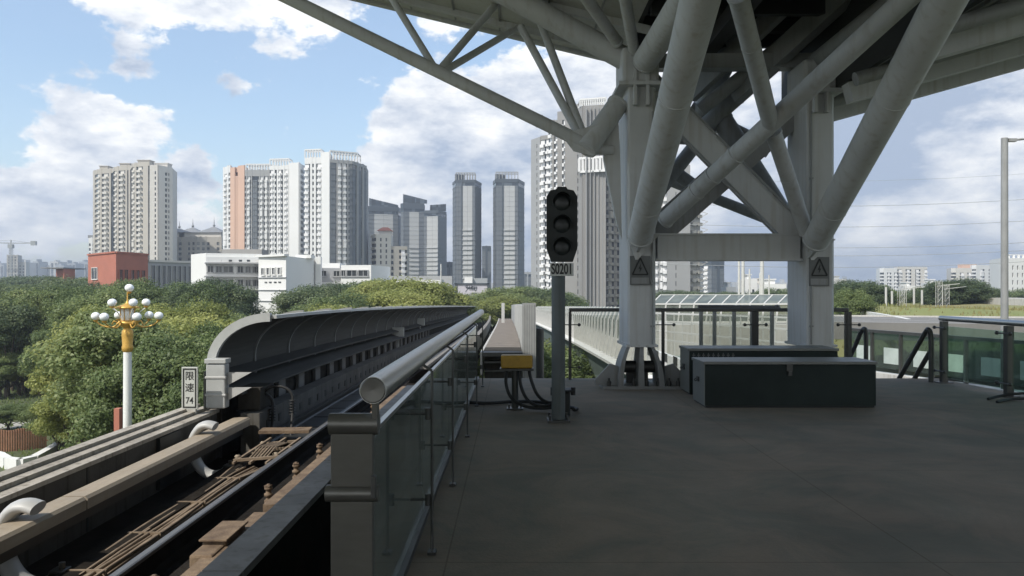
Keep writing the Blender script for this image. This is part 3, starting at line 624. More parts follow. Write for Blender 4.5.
# ------------------------------------------------------------------ boxes
def chest(x0,x1,y0,y1,h,name,label,latch=None,marks=False):
    r=thing(name,label,'box',((x0+x1)/2,(y0+y1)/2,0))
    b=MB(); b.box((x0+.02,y0+.012,.004),(x1-.02,y1-.012,.04)); b.build('plinth','black_plastic',r)
    b=MB(); b.box((x0+.008,y0,.03),(x1,y1,h-.045)); b.build('case','box_paint',r,bev=.008)
    b=MB(); b.box((x0,y0+.004,.03),(x0+.0075,y1-.004,h-.045)); b.build('end_panel','box_end',r)  # paler left end: brightness from the open sky put into its colour
    b=MB(); b.box((x0-.015,y0-.015,h-.04),(x1+.015,y1+.015,h)); b.build('lid','box_end',r,bev=.006)
    b=MB(); b.box((x0-.016,y0+.3,h*.52),(x0-.001,y0+.42,h*.62)); b.path([(x0-.02,y0+.3,h*.57),(x0-.05,y0+.31,h*.53),(x0-.05,y0+.41,h*.53),(x0-.02,y0+.42,h*.57)],.008,6); b.build('handle','dark_steel',r)
    if latch: b=MB(); b.box((latch-.04,y0-.022,h-.13),(latch+.04,y0-.0155,h-.035)); b.cbox((latch,y0-.03,h-.16),(.05,.03,.06)); b.build('latch','dark_steel',r)
    return r
chest(2.61,4.94,10.85,11.55,.63,'storage_chest','front dark green steel storage chest with a latch in the middle of its lid edge',latch=3.76)
rc=chest(2.70,4.97,12.2,12.85,.71,'storage_chest','rear dark steel storage chest behind the other and touching the column feet')
for i in range(9):
    x=2.75+i*.075; b=MB()
    b.box((x,12.193,.60),(x+.045,12.1985,.612)); b.box((x+.015,12.192,.57),(x+.025,12.1985,.64))
    b.build('stencil_character','grey_plate',rc)
b=MB(); b.box((2.80,12.193,.46),(2.93,12.1985,.53)); b.build('stencil_character','grey_plate',rc)
# ------------------------------------------------------------------ roof canopy and steel frame
rf=thing('station_roof','steel station roof canopy carried by two box columns and large grey tubes','roof',(3.6,13.3,0))
def column(px0,px1,label,dp):
    Y0=13.0; x0=P(px0,0,Y0).x; x1=P(px1,0,Y0).x; zb=Z(345,13.0); wd=x1-x0; y1=Y0+dp; ch=.03; top=4.9
    poly=[(x0+ch,Y0),(x1-.05,Y0),(x1,Y0+.05),(x1,y1-.05),(x1-.05,y1),(x0+ch,y1),(x0,y1-ch),(x0,Y0+ch)]
    b=MB(); b.prism([(x,y,zb) for x,y in poly],(0,0,top-zb)); cobj=b.build('column','steel_paint',rf)
    b=MB(); b.box((x0-.03,Y0-.03,zb-.035),(x1+.03,y1+.03,zb+.005)); b.build('base_flange','steel_paint',cobj)
    cx=(x0+x1)/2
    # pinned foot: fins and bolts
    for dx0,dx1,wd_ in ((-.36,-.22,.085),(-.03,.0,.10),(.30,.18,.085)):
        b=MB(); n_=8; vs=[]; fs=[]
        for k_ in range(n_+1):
            u_=k_/n_; z_=.05+(zb-.09)*u_; X=cx+dx0+(dx1-dx0)*u_**2.2; hw=wd_*(1-.35*u_)
            vs+=[(X-hw/2,Y0-.14+.16*u_**2,z_),(X+hw/2,Y0-.14+.16*u_**2,z_),(X+hw/2,Y0+.5,z_),(X-hw/2,Y0+.5,z_)]
        for k_ in range(n_):
            for q_ in range(4): fs.append((k_*4+q_,k_*4+(q_+1)%4,k_*4+4+(q_+1)%4,k_*4+4+q_))
        fs+=[(3,2,1,0),tuple(range(4*n_,4*n_+4))]; b.add(vs,fs); b.build('foot_fin','steel_paint_dark',cobj)
    b=MB(); b.box((cx-.20,Y0+.35,.05),(cx+.16,Y0+.45,zb-.3)); b.build('foot_web','dark_steel',cobj)
    for sgn in (-1,1):
        b=MB(); X=cx+sgn*.50; s1=sgn
        b.prism([(X-s1*.12,Y0+.02,.05),(X+s1*.26,Y0+.02,.05),(X+s1*.26,Y0+.02,.14),(X+s1*.02,Y0+.02,.40),(X-s1*.12,Y0+.02,.36)],(0,.06,0)); b.build('foot_wing','steel_paint_dark',cobj)
    b=MB(); b.box((cx-.66,Y0-.16,.002),(cx+.66,Y0+.75,.05)); b.build('base_plate','steel_paint_dark',cobj)
    b=MB()
    for dx in (-.55,-.36,-.15,.06,.25,.42,.57):
        b.tube((cx+dx,Y0-.1,.05),(cx+dx,Y0-.1,.13),.035,n=8); b.tube((cx+dx,Y0-.1,.13),(cx+dx,Y0-.1,.18),.018,n=8)
    b.build('anchor_bolts','dark_steel',cobj)
    b=MB(); b.tube((cx-.3,Y0+.28,.33),(cx+.36,Y0+.28,.33),.10,n=16); b.build('pin','dark_steel',cobj)
    return cobj,x0,x1
c1,c1x0,c1x1=column(628,656,'',1.1); c2,c2x0,c2x1=column(807,835,'',.95)
def tube(name,a,b_,r,r1=None,mt='steel_paint',n=24,ext=0,seam=True):
    a=P(*a); b_=P(*b_); d=(b_-a); b_=b_+d*ext
    m=MB(); m.tube(a,b_,r,r1,n=n)
    L_=(b_-a).length; r1_=r1 or r; dd=(b_-a)/L_
    for q in [x for x in (.9,3.4,5.9) if x<L_-.5 and r>.1]:
        rr=(r+(r1_-r)*q/L_)+.005; m.tube(a+dd*q,a+dd*(q+.022),rr,rr,n=n)
    rr=r+.012; m.tube(a-dd*.01,a+dd*.03,rr,rr,n=n)
    o=m.build(name,mt,rf)
    return o,a,b_
tube('strut',(640,236,12.75),(700,0,8.3),.20,.215,ext=.42)
tube('strut',(816,240,12.7),(945,0,8.3),.20,.215,ext=.42)
tube('strut',(665,220,12.9),(905,0,9.5),.135,ext=.35)
for t_ in (.28,.42,.60):
    p_=P(665,220,12.9).lerp(P(905,0,9.5),t_*.6); m_=MB(); d_=(P(905,0,9.5)-P(665,220,12.9)).normalized(); m_.tube(p_-d_*.02,p_+d_*.02,.148,n=20); m_.build('collar','steel_paint',rf)
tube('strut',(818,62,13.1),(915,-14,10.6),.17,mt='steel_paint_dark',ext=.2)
for k_ in range(11):
    t_=k_/10; a_=P(806,34,13.9).lerp(P(856,-14,12.6),t_); c_=P(858,40,13.9).lerp(P(925,-10,12.6),t_); m_=MB(); m_.beam(a_,c_,.11,.03); m_.build('soffit_slat','deck_under',rf)
tube('strut',(738,-5,8.9),(771,125,11.15),.115)
tube('strut',(773,132,11.5),(806,232,12.8),.115)
tube('strut',(646,60,12.8),(690,-8,10.2),.20,ext=.3)
tube('strut',(634,50,12.9),(624,-8,11.5),.09,ext=.3)
tube('strut',(617,42,13.1),(582,-8,12.0),.095,ext=.3)
# gusset wings at strut feet
for (px,py,px2,py2,py3) in ((642,240,632,262,230),(818,245,810,262,235)):
    b=MB(); a=P(px,py-20,12.85); c=P(px2,py2+4,12.98); d=P(px+16,py+16,12.98)
    b.prism([P(px-14,py-6,12.9),P(px+18,py-6,12.9),P(px-6,py2,12.96)],(0,.04,0)); b.build('gusset','steel_paint',rf)
for (px,py,Yq) in ((640,236,12.75),(816,240,12.7)):
    b=MB(); c_=P(px,py,Yq); b.prism([c_+Vector((-.03,-.05,-.16)),c_+Vector((-.03,.32,-.30)),c_+Vector((-.03,.32,.25)),c_+Vector((-.03,-.05,.12))],(.05,0,0)); b.build('gusset','steel_paint',rf)
# horizontal beams and X braces
def bm(name,a,b_,w_,h_,mt='steel_paint',up=(0,0,1),flange=0):
    a=P(*a); b_=P(*b_); m=MB(); 
    if flange:
        m.beam(a,b_,.03,h_-.05,up); 
        d=(b_-a).normalized(); r=d.cross(Vector(up)).normalized(); t=r.cross(d)
        for s_ in (-1,1): m.beam(a+t*s_*(h_/2-.012),b_+t*s_*(h_/2-.012),w_,.025,up)
    else: m.beam(a,b_,w_,h_,up)
    return m.build(name,mt,rf,bev=0)
bm('cross_beam',(656,247.5,13.3),(797,247.5,13.3),.3,.41)
for z_ in (235,260):
    a=P(654,z_,13.3); c=P(799,z_,13.3); m=MB(); m.beam(a,c,.36,.03); m.build('cross_beam_flange','steel_paint',rf)
bm('brace',(648,85,13.5),(800,240,13.4),.30,.42,'steel_paint')
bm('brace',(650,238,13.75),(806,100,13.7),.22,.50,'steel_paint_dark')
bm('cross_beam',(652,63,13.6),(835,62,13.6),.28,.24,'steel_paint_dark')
# edge ribs on the X brace
for off in (-14,14):
    a=P(648+off*.7,85-off*.7,13.30); c=P(800+off*.7,240-off*.7,13.22); m=MB(); m.beam(a,c,.02,.03); m.build('brace_rib','steel_paint_dark',rf)
# rear tubes
for a,c,r in (((655,158,14.6),(700,190,14.9),.12),((722,120,15.0),(797,240,14.2),.20),((640,215,14.3),(735,95,15.2),.13),((690,110,15.2),(770,150,15.0),.16),
              ((742,20,14.2),(700,120,15.2),.20),((700,130,14.9),(825,20,14.6),.15),((800,30,13.7),(700,110,14.3),.12),((655,140,14.6),(700,142,14.6),.06),((655,175,15.2),(790,228,15.2),.10)):
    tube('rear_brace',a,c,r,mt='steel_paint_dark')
# node castings on column heads
def node(cx,Y0,z0,z1,wd):
    b=MB(); b.box((cx-wd/2,Y0-.1,z0),(cx+wd/2,Y0+.75,z1)); b.build('column_head','steel_paint',rf,bev=.06)
    b=MB(); b.box((cx-wd/2-.06,Y0-.16,z0-.03),(cx+wd/2+.06,Y0+.8,z0+.03)); 
    for dx in (-.12,.08): b.box((cx+dx,Y0-.14,z0-.35),(cx+dx+.05,Y0-.02,z0+.25))
    b.build('stiffener','steel_paint',rf)
node(P(640,0,13).x,13,Z(85,13),Z(48,13),.60)
node(P(819,0,13).x,13,Z(92,13),Z(60,13),.56)
# left cantilever truss
J=(586,150,12.9)
tube('truss_chord',(618,104,13.25),J,.175)
tube('truss_chord',(590,146,12.95),(280,-6,12.95),.105,ext=.32)
tube('truss_chord',(634,64,13.3),(495,-12,13.3),.19,ext=.9)
tube('truss_web',(437,72,12.95),(388,-8,13.6),.06); tube('truss_web',(438,72,12.95),(503,-4,14.3),.065); tube('truss_web',(441,73,12.95),(517,28,14.6),.06)
tube('truss_web',(583,142,12.95),(521,27,14.4),.07); tube('truss_web',(586,142,12.95),(541,24,14.4),.07)
tube('truss_web',(592,150,13.0),(612,150,13.1),.08)
# tapered plate bracket left of column 1
b=MB(); b.prism([P(600,118,13.1),P(618,118,13.1),P(620,150,13.1),P(622,240,13.1),P(615,215,13.1),P(604,160,13.1)],(0,.12,0)); b.build('fin_plate','steel_paint',rf)
# roof decks
def deck(name,x0,z0,x1,z1,y0,y1,t=.22,mt='deck_under'):
    b=MB(); b.prism([(x0,y0,z0),(x1,y0,z1),(x1,y0,z1+t),(x0,y0,z0+t)],(0,y1-y0,0)); return b.build(name,mt,rf)
YE=15.5
zL=lambda x: 6.06+(2.1-x)*.24
deck('roof_deck',-8.2,zL(-8.2),2.1,zL(2.1),-14,YE)
zR=lambda x: 5.02+(x-6.26)*.278
# right wing with a slot
deck('roof_deck',5.3,zR(5.3)+.25,12.6,zR(12.6)+.25,-14,13.9); deck('roof_deck',5.3,zR(5.3)+.25,9.2,zR(9.2)+.25,13.9,YE); deck('roof_deck',9.2,zR(9.2)+.25,12.6,zR(12.6)+.25,14.9,YE); deck('roof_deck',10.6,zR(10.6)+.25,12.6,zR(12.6)+.25,13.9,14.9)
deck('roof_deck',2.1,6.2,5.3,6.2,-14,14.9,mt='roof_dark')
b=MB(); b.box((5.22,-14,zR(5.3)+.1),(5.3,YE,6.4)); b.build('fascia','roof_dark',rf)
b=MB(); b.box((2.1,-14,6.06),(2.18,YE,6.42)); b.build('fascia','roof_dark',rf)
# edge fascias
m=MB(); m.beam((-8.2,YE+.1,zL(-8.2)+.1),(2.1,YE+.1,zL(2.1)+.1),.14,.30); m.build('edge_beam','steel_paint',rf)
m=MB(); m.beam((5.4,YE+.1,zR(5.4)+.02),(12.6,YE+.1,zR(12.6)+.02),.14,.14); m.build('edge_beam','steel_paint_dark',rf)
m=MB(); m.tube((5.2,15.2,zR(5.2)-.02),(12.6,15.2,zR(12.6)-.0),.11,n=20); m.build('rafter','steel_paint',rf)
for y,hh in ((14.3,.34),(12.4,.30),(10.2,.30)):
    m=MB(); m.beam((5.2,y,zR(5.2)-.08),(12.6,y,zR(12.6)-.08),.26,hh); m.build('rafter','steel_paint',rf)
    m=MB(); m.tube((5.0,y-.75,zR(5)-.0),(12.6,y-.75,zR(12.6)+.02),.10,n=16); m.build('rafter','steel_paint_dark',rf)
for i in range(26):
    x=5.5+i*.27; m=MB(); m.box((x,6,zR(x)+.19),(x+.06,15.3,zR(x)+.29)); m.build('purlin','steel_paint_dark',rf)
for i,y in enumerate((14.9,13.4,11.7,10,8)):
    m=MB(); m.beam((-8.2,y,zL(-8.2)-.06),(2.3,y,zL(2.3)-.06),.10,.12); m.build('rafter','steel_paint',rf)
for i in range(12):
    x=-7.9+i*.85; m=MB(); m.box((x,4,zL(x)-.035),(x+.03,15.4,zL(x)+.02)); m.build('purlin','steel_paint_dark',rf)
m=MB(); m.tube(P(438,0,14.6)+Vector((0,0,-.1)),P(420,28,14.6) if False else P(445,3,14.6),.05,n=8)
for i in range(9):
    m=MB(); y=7.5+i*.85; m.box((2.2,y,5.95),(5.2,y+.12,6.18)); m.build('rafter','roof_dark',rf)
m=MB(); m.beam(P(860,-20,12.2),P(735,95,14.3),.2,.35); m.build('rafter','steel_paint_dark',rf)
m=MB(); m.beam(P(800,-10,12.8),P(690,95,14.5),.14,.3); m.build('rafter','steel_paint_dark',rf)
m=MB(); m.box((3.3,4,5.7),(3.55,14.8,5.95)); m.build('rafter','roof_dark',rf)
# small vents on underside of left edge
for px,py in ((430,8),(617,50)):
    pass
for i,(px,py,Y) in enumerate(((436,9,14.8),(560,34,14.8),(690,66,13.3),(842,118,14.4))):
    pass
for x_,y_ in ((c1x1-.06,12.975),(c2x0+.06,12.975)):
    m=MB(); m.path([(x_,y_,.72),(x_,y_,2.2),(x_,y_,3.6),(x_,y_,4.5)],.014,6)
    for z_ in (1.0,1.7,2.7,3.4): m.box((x_-.03,y_-.02,z_),(x_+.03,y_+.024,z_+.025))
    m.build('conduit','steel_paint_dark',rf)
m=MB(); jp=P(586,150,12.9); m.prism([jp+Vector((-.42,-.02,.26)),jp+Vector((.25,-.02,.42)),jp+Vector((.12,-.02,-.1)),jp+Vector((-.2,-.02,-.02))],(0,.03,0)); m.build('joint_plate','steel_paint',rf)
# warning signs
def warn(px,py,label):
    Yw=12.97; a=P(px-10,py-14,Yw); c=P(px+10,py+15,Yw); r=thing('warning_sign',label,'sign',((a.x+c.x)/2,Yw,c.z),'high voltage warning signs')
    b=MB(); b.box((a.x,Yw-.015,c.z),(c.x,Yw+.005,a.z)); b.build('plate','grey_plate',r)
    cx=(a.x+c.x)/2; zt=a.z-.03; zl=c.z+.17
    b=MB(); hw=.125; T=Vector((cx,Yw-.021,zt)); L_=Vector((cx-hw,Yw-.021,zl)); R_=Vector((cx+hw,Yw-.021,zl))
    for p,q in ((T,L_),(L_,R_),(R_,T)): b.beam(p,q,.022,.008,(0,1,0))
    b.build('triangle','black_ink',r)
    b=MB(); z=zl+.03; b.prism([(cx+.012,Yw-.022,z+.15),(cx-.028,Yw-.022,z+.06),(cx-.002,Yw-.022,z+.065),(cx-.012,Yw-.022,z),(cx+.03,Yw-.022,z+.085),(cx+.004,Yw-.022,z+.08)],(0,.005,0)); b.build('lightning_bolt','black_ink',r)
    b=MB(); b.box((a.x+.02,Yw-.019,c.z+.02),(c.x-.02,Yw-.0155,c.z+.12)); b.build('text_strip','steel_paint_dark',r)
warn(640,270,'grey triangle lightning warning sign on the left column'); warn(819,271,'grey triangle lightning warning sign on the right column')
# ------------------------------------------------------------------ railings at the platform end
def spider(b,x,y,z,dx=.13):
    b.tube((x-dx,y-.03,z),(x+dx,y-.03,z),.009,n=8); b.sphere((x-dx,y-.03,z),.03,8); b.sphere((x+dx,y-.03,z),.03,8)
er=thing('end_railing','dark metal railing with clear glass and clamp arms along the end of the platform','railing',(3.5,14.3,0))
Ye=14.3; zr=Z(310,Ye)
b=MB(); b.box((P(569,0,Ye).x,Ye-.04,zr-.03),(P(848,0,Ye).x,Ye+.04,zr+.035)); b.build('handrail','dark_steel',er,bev=.01)
pxs=[570,663,755,848]
for px in pxs:
    x=P(px,0,Ye).x; b=MB(); b.box((x-.025,Ye-.03,0),(x+.025,Ye+.03,zr-.03)); 
    if px==755 or px==848: b.box((x-.06,Ye-.02,0),(x+.06,Ye+.02,zr-.032))
    o=b.build('post','dark_steel',er)
    b=MB(); spider(b,x,Ye,.98,.19 if px>600 else .16); spider(b,x,Ye,.22,.19 if px>600 else .16); b.build('clamp_arm','dark_steel',o)
for p0,p1 in zip(pxs,pxs[1:]):
    b=MB(); b.box((P(p0,0,Ye).x+.07,Ye-.006,.08),(P(p1,0,Ye).x-.07,Ye+.006,1.15)); b.build('glass_panel','glass_clear',er)
r2=thing('landing_railing','second dark railing on the lower landing beyond the platform end','railing',(4.3,17.5,-.1))
b=MB(); b.tube(P(698,307,17),P(777,308,17),.05,n=16); b.sphere(P(777,308,17),.075,10); b.build('handrail','dark_steel',r2)
for px in (701,714.5,734,752,772): x=P(px,0,17).x; b=MB(); b.box((x-.035,16.97,-.6),(x+.035,17.03,1.2)); b.build('post','steel_paint_dark',r2)
b=MB(); b.box((P(701,0,17).x,16.99,-.4),(P(772,0,17).x,17.01,1.1)); b.build('glass_panel','glass_clear',r2)
b=MB(); b.box((2.2,14.6,-1.2),(7.6,19,-.6)); struct('landing',b,'concrete')
sr=thing('side_railing','steel topped railing with green glass panels along the right edge of the platform','railing',(7.45,12,0))
b=MB(); b.tube((7.45,13.9,1.11),(7.45,-2,1.11),.045,n=16); b.build('handrail','stainless',sr)
for y in (13.8,12.0,9.8,7.6):
    b=MB(); b.box((7.40,y-.05,0),(7.50,y+.05,1.06)); o=b.build('post','dark_steel',sr); b=MB(); b.box((7.33,y-.09,.0),(7.57,y+.09,.015)); b.tube((7.3,y,.95),(7.3,y,.95001),.01); 
    for z in (.95,.2): b.tube((7.37,y-.16,z),(7.37,y+.16,z),.012,n=8); b.sphere((7.37,y-.16,z),.03,8); b.sphere((7.37,y+.16,z),.03,8)
    b.build('clamp_arm','dark_steel',o)
for y0,y1 in ((12.1,13.7),(9.9,11.9),(7.7,9.7)):
    b=MB(); b.box((7.444,y0,.1),(7.456,y1,.98)); b.build('glass_panel','glass_green',sr)
# stair handrails
def stair(pts,label):
    b=MB(); b.path(smoothpath([P(*p) for p in pts],5),.042,10); tag(b.build('stair_rail','dark_steel'),label,'handrail','bent tube rails at the stair head')
stair([(889,384,14),(889,340,14),(888,331,14),(884,331,14.1),(872,352,14.5),(858,378,15)],'upright bent tube rail at the stair head, nearest the storage chest') if 0 else None
stair([(866,372,15.2),(866,338,15.2),(865,329,15.2),(861,332,15.3),(856,344,15.5),(846,366,16)],'bent tube handrail at the stair head beside the right column')
stair([(931,384,13.9),(931,340,13.9),(929,330,13.9),(925,333,14),(912,356,14.3),(896,384,14.7)],'bent tube handrail at the stair head next to the green glass panel')
stair([(930,352,14.0),(927,357,14.1),(912,383,14.6)],'lower slanting tube of the stair handrail next to the green glass')
b=MB(); b.path(smoothpath([(6.9,11.6,.02),(7.2,11.75,.05),(7.5,11.7,.09),(7.9,11.8,.06)]),.02,8); b.path(smoothpath([(6.85,11.3,.02),(7.2,11.5,.03),(7.6,11.45,.06)]),.02,8)
tag(b.build('floor_cable','rubber'),'short black cables lying by the foot of the right railing post','cable')
# ------------------------------------------------------------------ middle walkway and guideway 2
wk=thing('walkway','narrow brown topped evacuation walkway running away between the tracks','walkway',(-.25,25,-.4))
def sw(name,sec,mt,st,parent): b=MB(); b.sweep(sec,st,pf); return b.build(name,mt,parent)
stw=[20.3]+[22+2*i for i in range(26)]
sw('deck',[(-.74,-.06),(.26,-.06),(.26,.04),(-.74,.04)],'concrete_dark',stw,wk)
sw('side_beam',[(-.80,-.5),(-.742,-.5),(-.742,.07),(-.80,.07)],'concrete_light',stw,wk)
for i in range(48):
    y=20.35+i*1.02; dx,dz=pf(y); dx2,dz2=pf(y+.98); b=MB(); b.prism([(-.735+dx,y,.042+dz),(.255+dx,y,.042+dz),(.255+dx2,y+.98,.042+dz2),(-.735+dx2,y+.98,.042+dz2)],(0,0,.03)); b.build('board','walkway_top' if i>1 else 'concrete_dark',wk)
for i in range(4): b=MB(); b.box((-.7,20.2+i*.28,-.25-.25*i),(.25,20.5+i*.28,-.2-.25*i)); b.build('step','dark_steel',wk)
b=MB(); b.box((-.74,20.0,-.06),(.26,20.29,.04)); b.build('end_plate','dark_steel',wk)
b=MB(); b.box((-.7,20.6,-3.8),(.2,21,-.07)); b.build('support','concrete_dark',wk)
ws=thing('walkway_screen','ribbed grey metal screen standing along the right side of the middle walkway','screen',(.3,21,-.9))
sw('panel',[(.30,-.9),(.36,-.9),(.36,1.26),(.30,1.26)],'barrier_rib',[21]+[22+2*i for i in range(24)],ws)
for i in range(26):
    y=20.95+i*1.0; dx,dz=pf(y); b=MB(); b.box((.27+dx,y,-.9+dz),(.298+dx,y+.25,1.24+dz)); b.build('rib','barrier_rib',ws)
b=MB(); b.box((.27,20.80,-1.6),(.62,20.94,1.26)); b.build('end_panel','steel_paint_dark',ws)
for i in range(7): b=MB(); b.box((.29+i*.045,20.785,-1.5),(.305+i*.045,20.799,1.22)); b.build('rib','barrier_rib',ws)
b=MB(); c=P(503,303,52); b.box((c.x-.1,52,-2.0),(c.x+.1,52.2,c.z)); tag(b.build('marker_post','bracket_white'),'white marker post standing at the far end of the middle walkway','post')
g2=thing('far_guideway','white ribbed elevated guideway with green grey girder beyond the platform end','guideway',(4.5,30,-3.2))
st2=[14.7]+[16+2*i for i in range(60)]
sw('girder',[(4.0,EYE-2.72),(9,EYE-2.72),(8.3,EYE-4.9),(4.75,EYE-4.9)],'girder_teal',st2,g2)
sw('ledge',[(3.85,EYE-2.715),(4.6,EYE-2.715),(4.6,EYE-2.5),(3.85,EYE-2.6)],'barrier_white',st2,g2)
sw('parapet',[(4.35,EYE-2.55),(4.5,EYE-2.55),(4.5,EYE-1.75),(4.35,EYE-1.75)],'barrier_white',st2,g2)
# upper screens: curved translucent panel
sec=[(4.38,EYE-1.745),(4.42,EYE-1.745),(4.42,EYE-1.0),(4.52,EYE-.68),(4.72,EYE-.5),(4.70,EYE-.46),(4.48,EYE-.64),(4.38,EYE-.98)]
sw('screen',sec,'glass_far',[y for y in st2 if y>=26],g2)
for i in range(64):
    y=26+i*1.35; dx,dz=pf(y); b=MB(); X=4.36+dx; z=EYE+dz
    b.prism([(X,y,z-2.5),(X-.28,y,z-2.5),(X-.26,y,z-2.3),(X-.10,y,z-1.5),(X-.05,y,z-1.0),(X+.1,y,z-.62),(X+.3,y,z-.44),(X+.3,y,z-.5),(X,y,z-1.0)],(0,.12,0)); b.build('rib','bracket_white',g2)
for i in range(50):
    y=15.6+i*1.35; dx,dz=pf(y); b=MB(); b.box((4.335+dx,y,EYE-1.95+dz),(4.349+dx,y+.5,EYE-1.72+dz)); b.build('vent','dark_steel',g2)
for y in (26,58,90):
    b=MB(); dx,dz=pf(y); b.box((5.6+dx,y-1,G),(7.4+dx,y+1,EYE-4.91+dz)); struct('guideway_pier',b,'concrete')
b=MB(); b.box((2.1,14.55,-3.6),(2.35,14.7,-.05)); c=P(540,330,22); b=MB(); b.tube((c.x,22,G),(c.x,22,.55),.11,n=10); tag(b.build('drain_post','dark_steel'),'dark slim post rising in the gap right of the walkway screen','post')
b=MB(); b.tube((.75,16,G),(.75,16,-.2),.07,n=10); 
# curved glazed screens mid right (660-790)
cg=thing('glazed_screen','row of white framed glass noise screens with sloping tops beyond the end railing','screen',(8,40,-4))
for i in range(11):
    Y0=42-i*.4; pa=650+i*14; pb_=664+i*14; 
    A=P(pa,322,Y0);B=P(pb_,322,Y0-.4);Cc=P(pa+2,304,Y0);D_=P(pb_+2,304,Y0-.4);E=P(pa+11,295,Y0+1.2);F=P(pb_+11,295,Y0+.8)
    b=MB(); b.prism([A,B,D_,Cc],(0,.05,0)); b.prism([Cc,D_,F,E],(0,.03,.03)); b.build('glass_panel','mesh_panel',cg)
    b=MB(); 
    for p,q in ((A,Cc),(Cc,E),(Cc,D_),(E,F),(A,B)): b.beam(p,q,.07,.07)
    b.build('frame','city_pale',cg)
b=MB(); b.box((P(640,0,41).x,37,-4.2),(P(810,0,38).x,43,Z(322,40))); b.build('base','concrete_light',cg)
yf=thing('yard_fence','pale grey open bar fence in several rows beyond the end railing between the columns','fence',(8,33,-4))
for k,(pa,ya,Ya,pb_,yb_,Yb_) in enumerate(((650,313,34,800,318,26),(650,321,34,800,330,26),(650,330,34,800,344,26),(650,338,33,760,352,26))):
    b=MB(); b.beam(P(pa,ya,Ya),P(pb_,yb_,Yb_),.05,.06); b.build('rail','city_pale',yf)
for k in range(16):
    t=k/15; a=P(650,312,34).lerp(P(800,317,26),t); b=MB(); b.beam(a,a+Vector((0,0,-2.0-.0*t)),.04,.04,(0,1,0)); b.build('post','city_pale',yf)
# ------------------------------------------------------------------ right road, wall and slope
rw=thing('glazed_parapet','low dark glass parapet with pale painted reflections along the ramp at right','parapet',(11,19,-1.6))
A=P(846,329,23); B=P(1045,344,17.5); nseg=6
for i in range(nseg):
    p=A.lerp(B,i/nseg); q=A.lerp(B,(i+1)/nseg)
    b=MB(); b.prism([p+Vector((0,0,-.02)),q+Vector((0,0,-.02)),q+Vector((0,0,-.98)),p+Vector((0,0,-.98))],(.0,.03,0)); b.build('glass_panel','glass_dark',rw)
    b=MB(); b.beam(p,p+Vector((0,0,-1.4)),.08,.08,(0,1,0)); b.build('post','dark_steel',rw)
    k0=p.lerp(q,.40); k1=p.lerp(q,.90); b=MB(); b.prism([k0+Vector((0,-.03,-.42)),k1+Vector((0,-.03,-.42)),k1+Vector((0,-.03,-.85)),k0+Vector((0,-.03,-.85))],(0,.015,0)); b.build('reflection_sheet','reflection_pale',rw)  # pale rectangles: reflections in the glass, painted as solid sheets
b=MB(); b.beam(A,B,.10,.08); b.build('top_rail','dark_steel',rw)
b=MB(); b.beam(A+Vector((0,0,-1.22)),B+Vector((0,0,-1.22)),.4,.22); b.build('base','concrete_light',rw)
b=MB(); b.add([A+Vector((-2,-4,-2.2)),B+Vector((2,-6,-2.2)),B+Vector((6,1,-2.0)),A+Vector((-4,2,-2.0))],[(0,1,2,3)]); struct('ramp',b,'concrete_dark')
b=MB(); rd=[]
for i in range(24):
    t=i/23; x=8+t*95; rd.append((x, 60-18*t*0+ (1-t)**2*26-4*t, -1.05+.25*t))
vs=[(x,y-11,z) for x,y,z in rd]+[(x,y+5.5,z) for x,y,z in rd]
b.add(vs+[(x,y,z-1.4) for x,y,z in vs],[(i,i+1,25+i,24+i) for i in range(23)]+[(i+48,i+49,i+1,i) for i in range(23)]); struct('road',b,'asphalt')
b=MB()
for i in range(23):
    p=rd[i];q=rd[i+1]
    for oy in (-10.3,4.8): b.add([(p[0],p[1]+oy-.1,p[2]+.006),(q[0],q[1]+oy-.1,q[2]+.006),(q[0],q[1]+oy+.1,q[2]+.006),(p[0],p[1]+oy+.1,p[2]+.006)],[(0,1,2,3)])
    mx_=p[0]*.5+q[0]*.5
    for oy in (-5.5,-.5): b.add([(p[0],p[1]+oy-.09,p[2]+.006),(mx_,(p[1]+q[1])/2+oy-.09,(p[2]+q[2])/2+.006),(mx_,(p[1]+q[1])/2+oy+.09,(p[2]+q[2])/2+.006),(p[0],p[1]+oy+.09,p[2]+.006)],[(0,1,2,3)])
struct('road_marking',b,'barrier_white')
b=MB()
for i in range(23):
    p=rd[i];q=rd[i+1]; b.beam((p[0],p[1]+5.4,p[2]+.06),(q[0],q[1]+5.4,q[2]+.06),.25,.14)
struct('kerb',b,'concrete_light')
kb=MB()
kp=[P(838,311.5,104),P(852,313.5,98),P(868,316.5,90),P(884,319.5,82),P(898,322.5,75),P(912,326,70)]
for p,q in zip(kp,kp[1:]): kb.beam(p,q,.4,1.1)
tag(kb.build('road_parapet','barrier_white'),'white curved parapet along the far side of the elevated road behind the right column','parapet')
# slope with dry grass
b=MB(); nx,ny=40,14; vs=[];fs=[]; random.seed(2)
for j in range(ny+1):
    for i in range(nx+1):
        x=34+i*3.4; y=70+j*7; e=min(1,i/4)*min(1,(nx-i)/8)*min(1,j/3)
        z=-5.5+ e*(4.9+.5*math.sin(i*.35+1)+.3*random.random()-.05*abs(i-12)); vs.append((x,y,z if e>0 else -6))
for j in range(ny):
    for i in range(nx): q=j*(nx+1)+i; fs.append((q,q+1,q+nx+2,q+nx+1))
b.add(vs,fs,True); struct('hill',b,'grass_dry')
# far elevated road (right)
b=MB(); b.beam(P(955,300,150),P(1060,303,120),5,1.2); 
for px in (965,985,1005,1025): c=P(px,303,140); b.box((c.x-.6,139.4,G),(c.x+.6,140.6,c.z-.5))
tag(b.build('overpass','concrete_light'),'pale elevated road crossing behind the lamp mast at right','overpass')
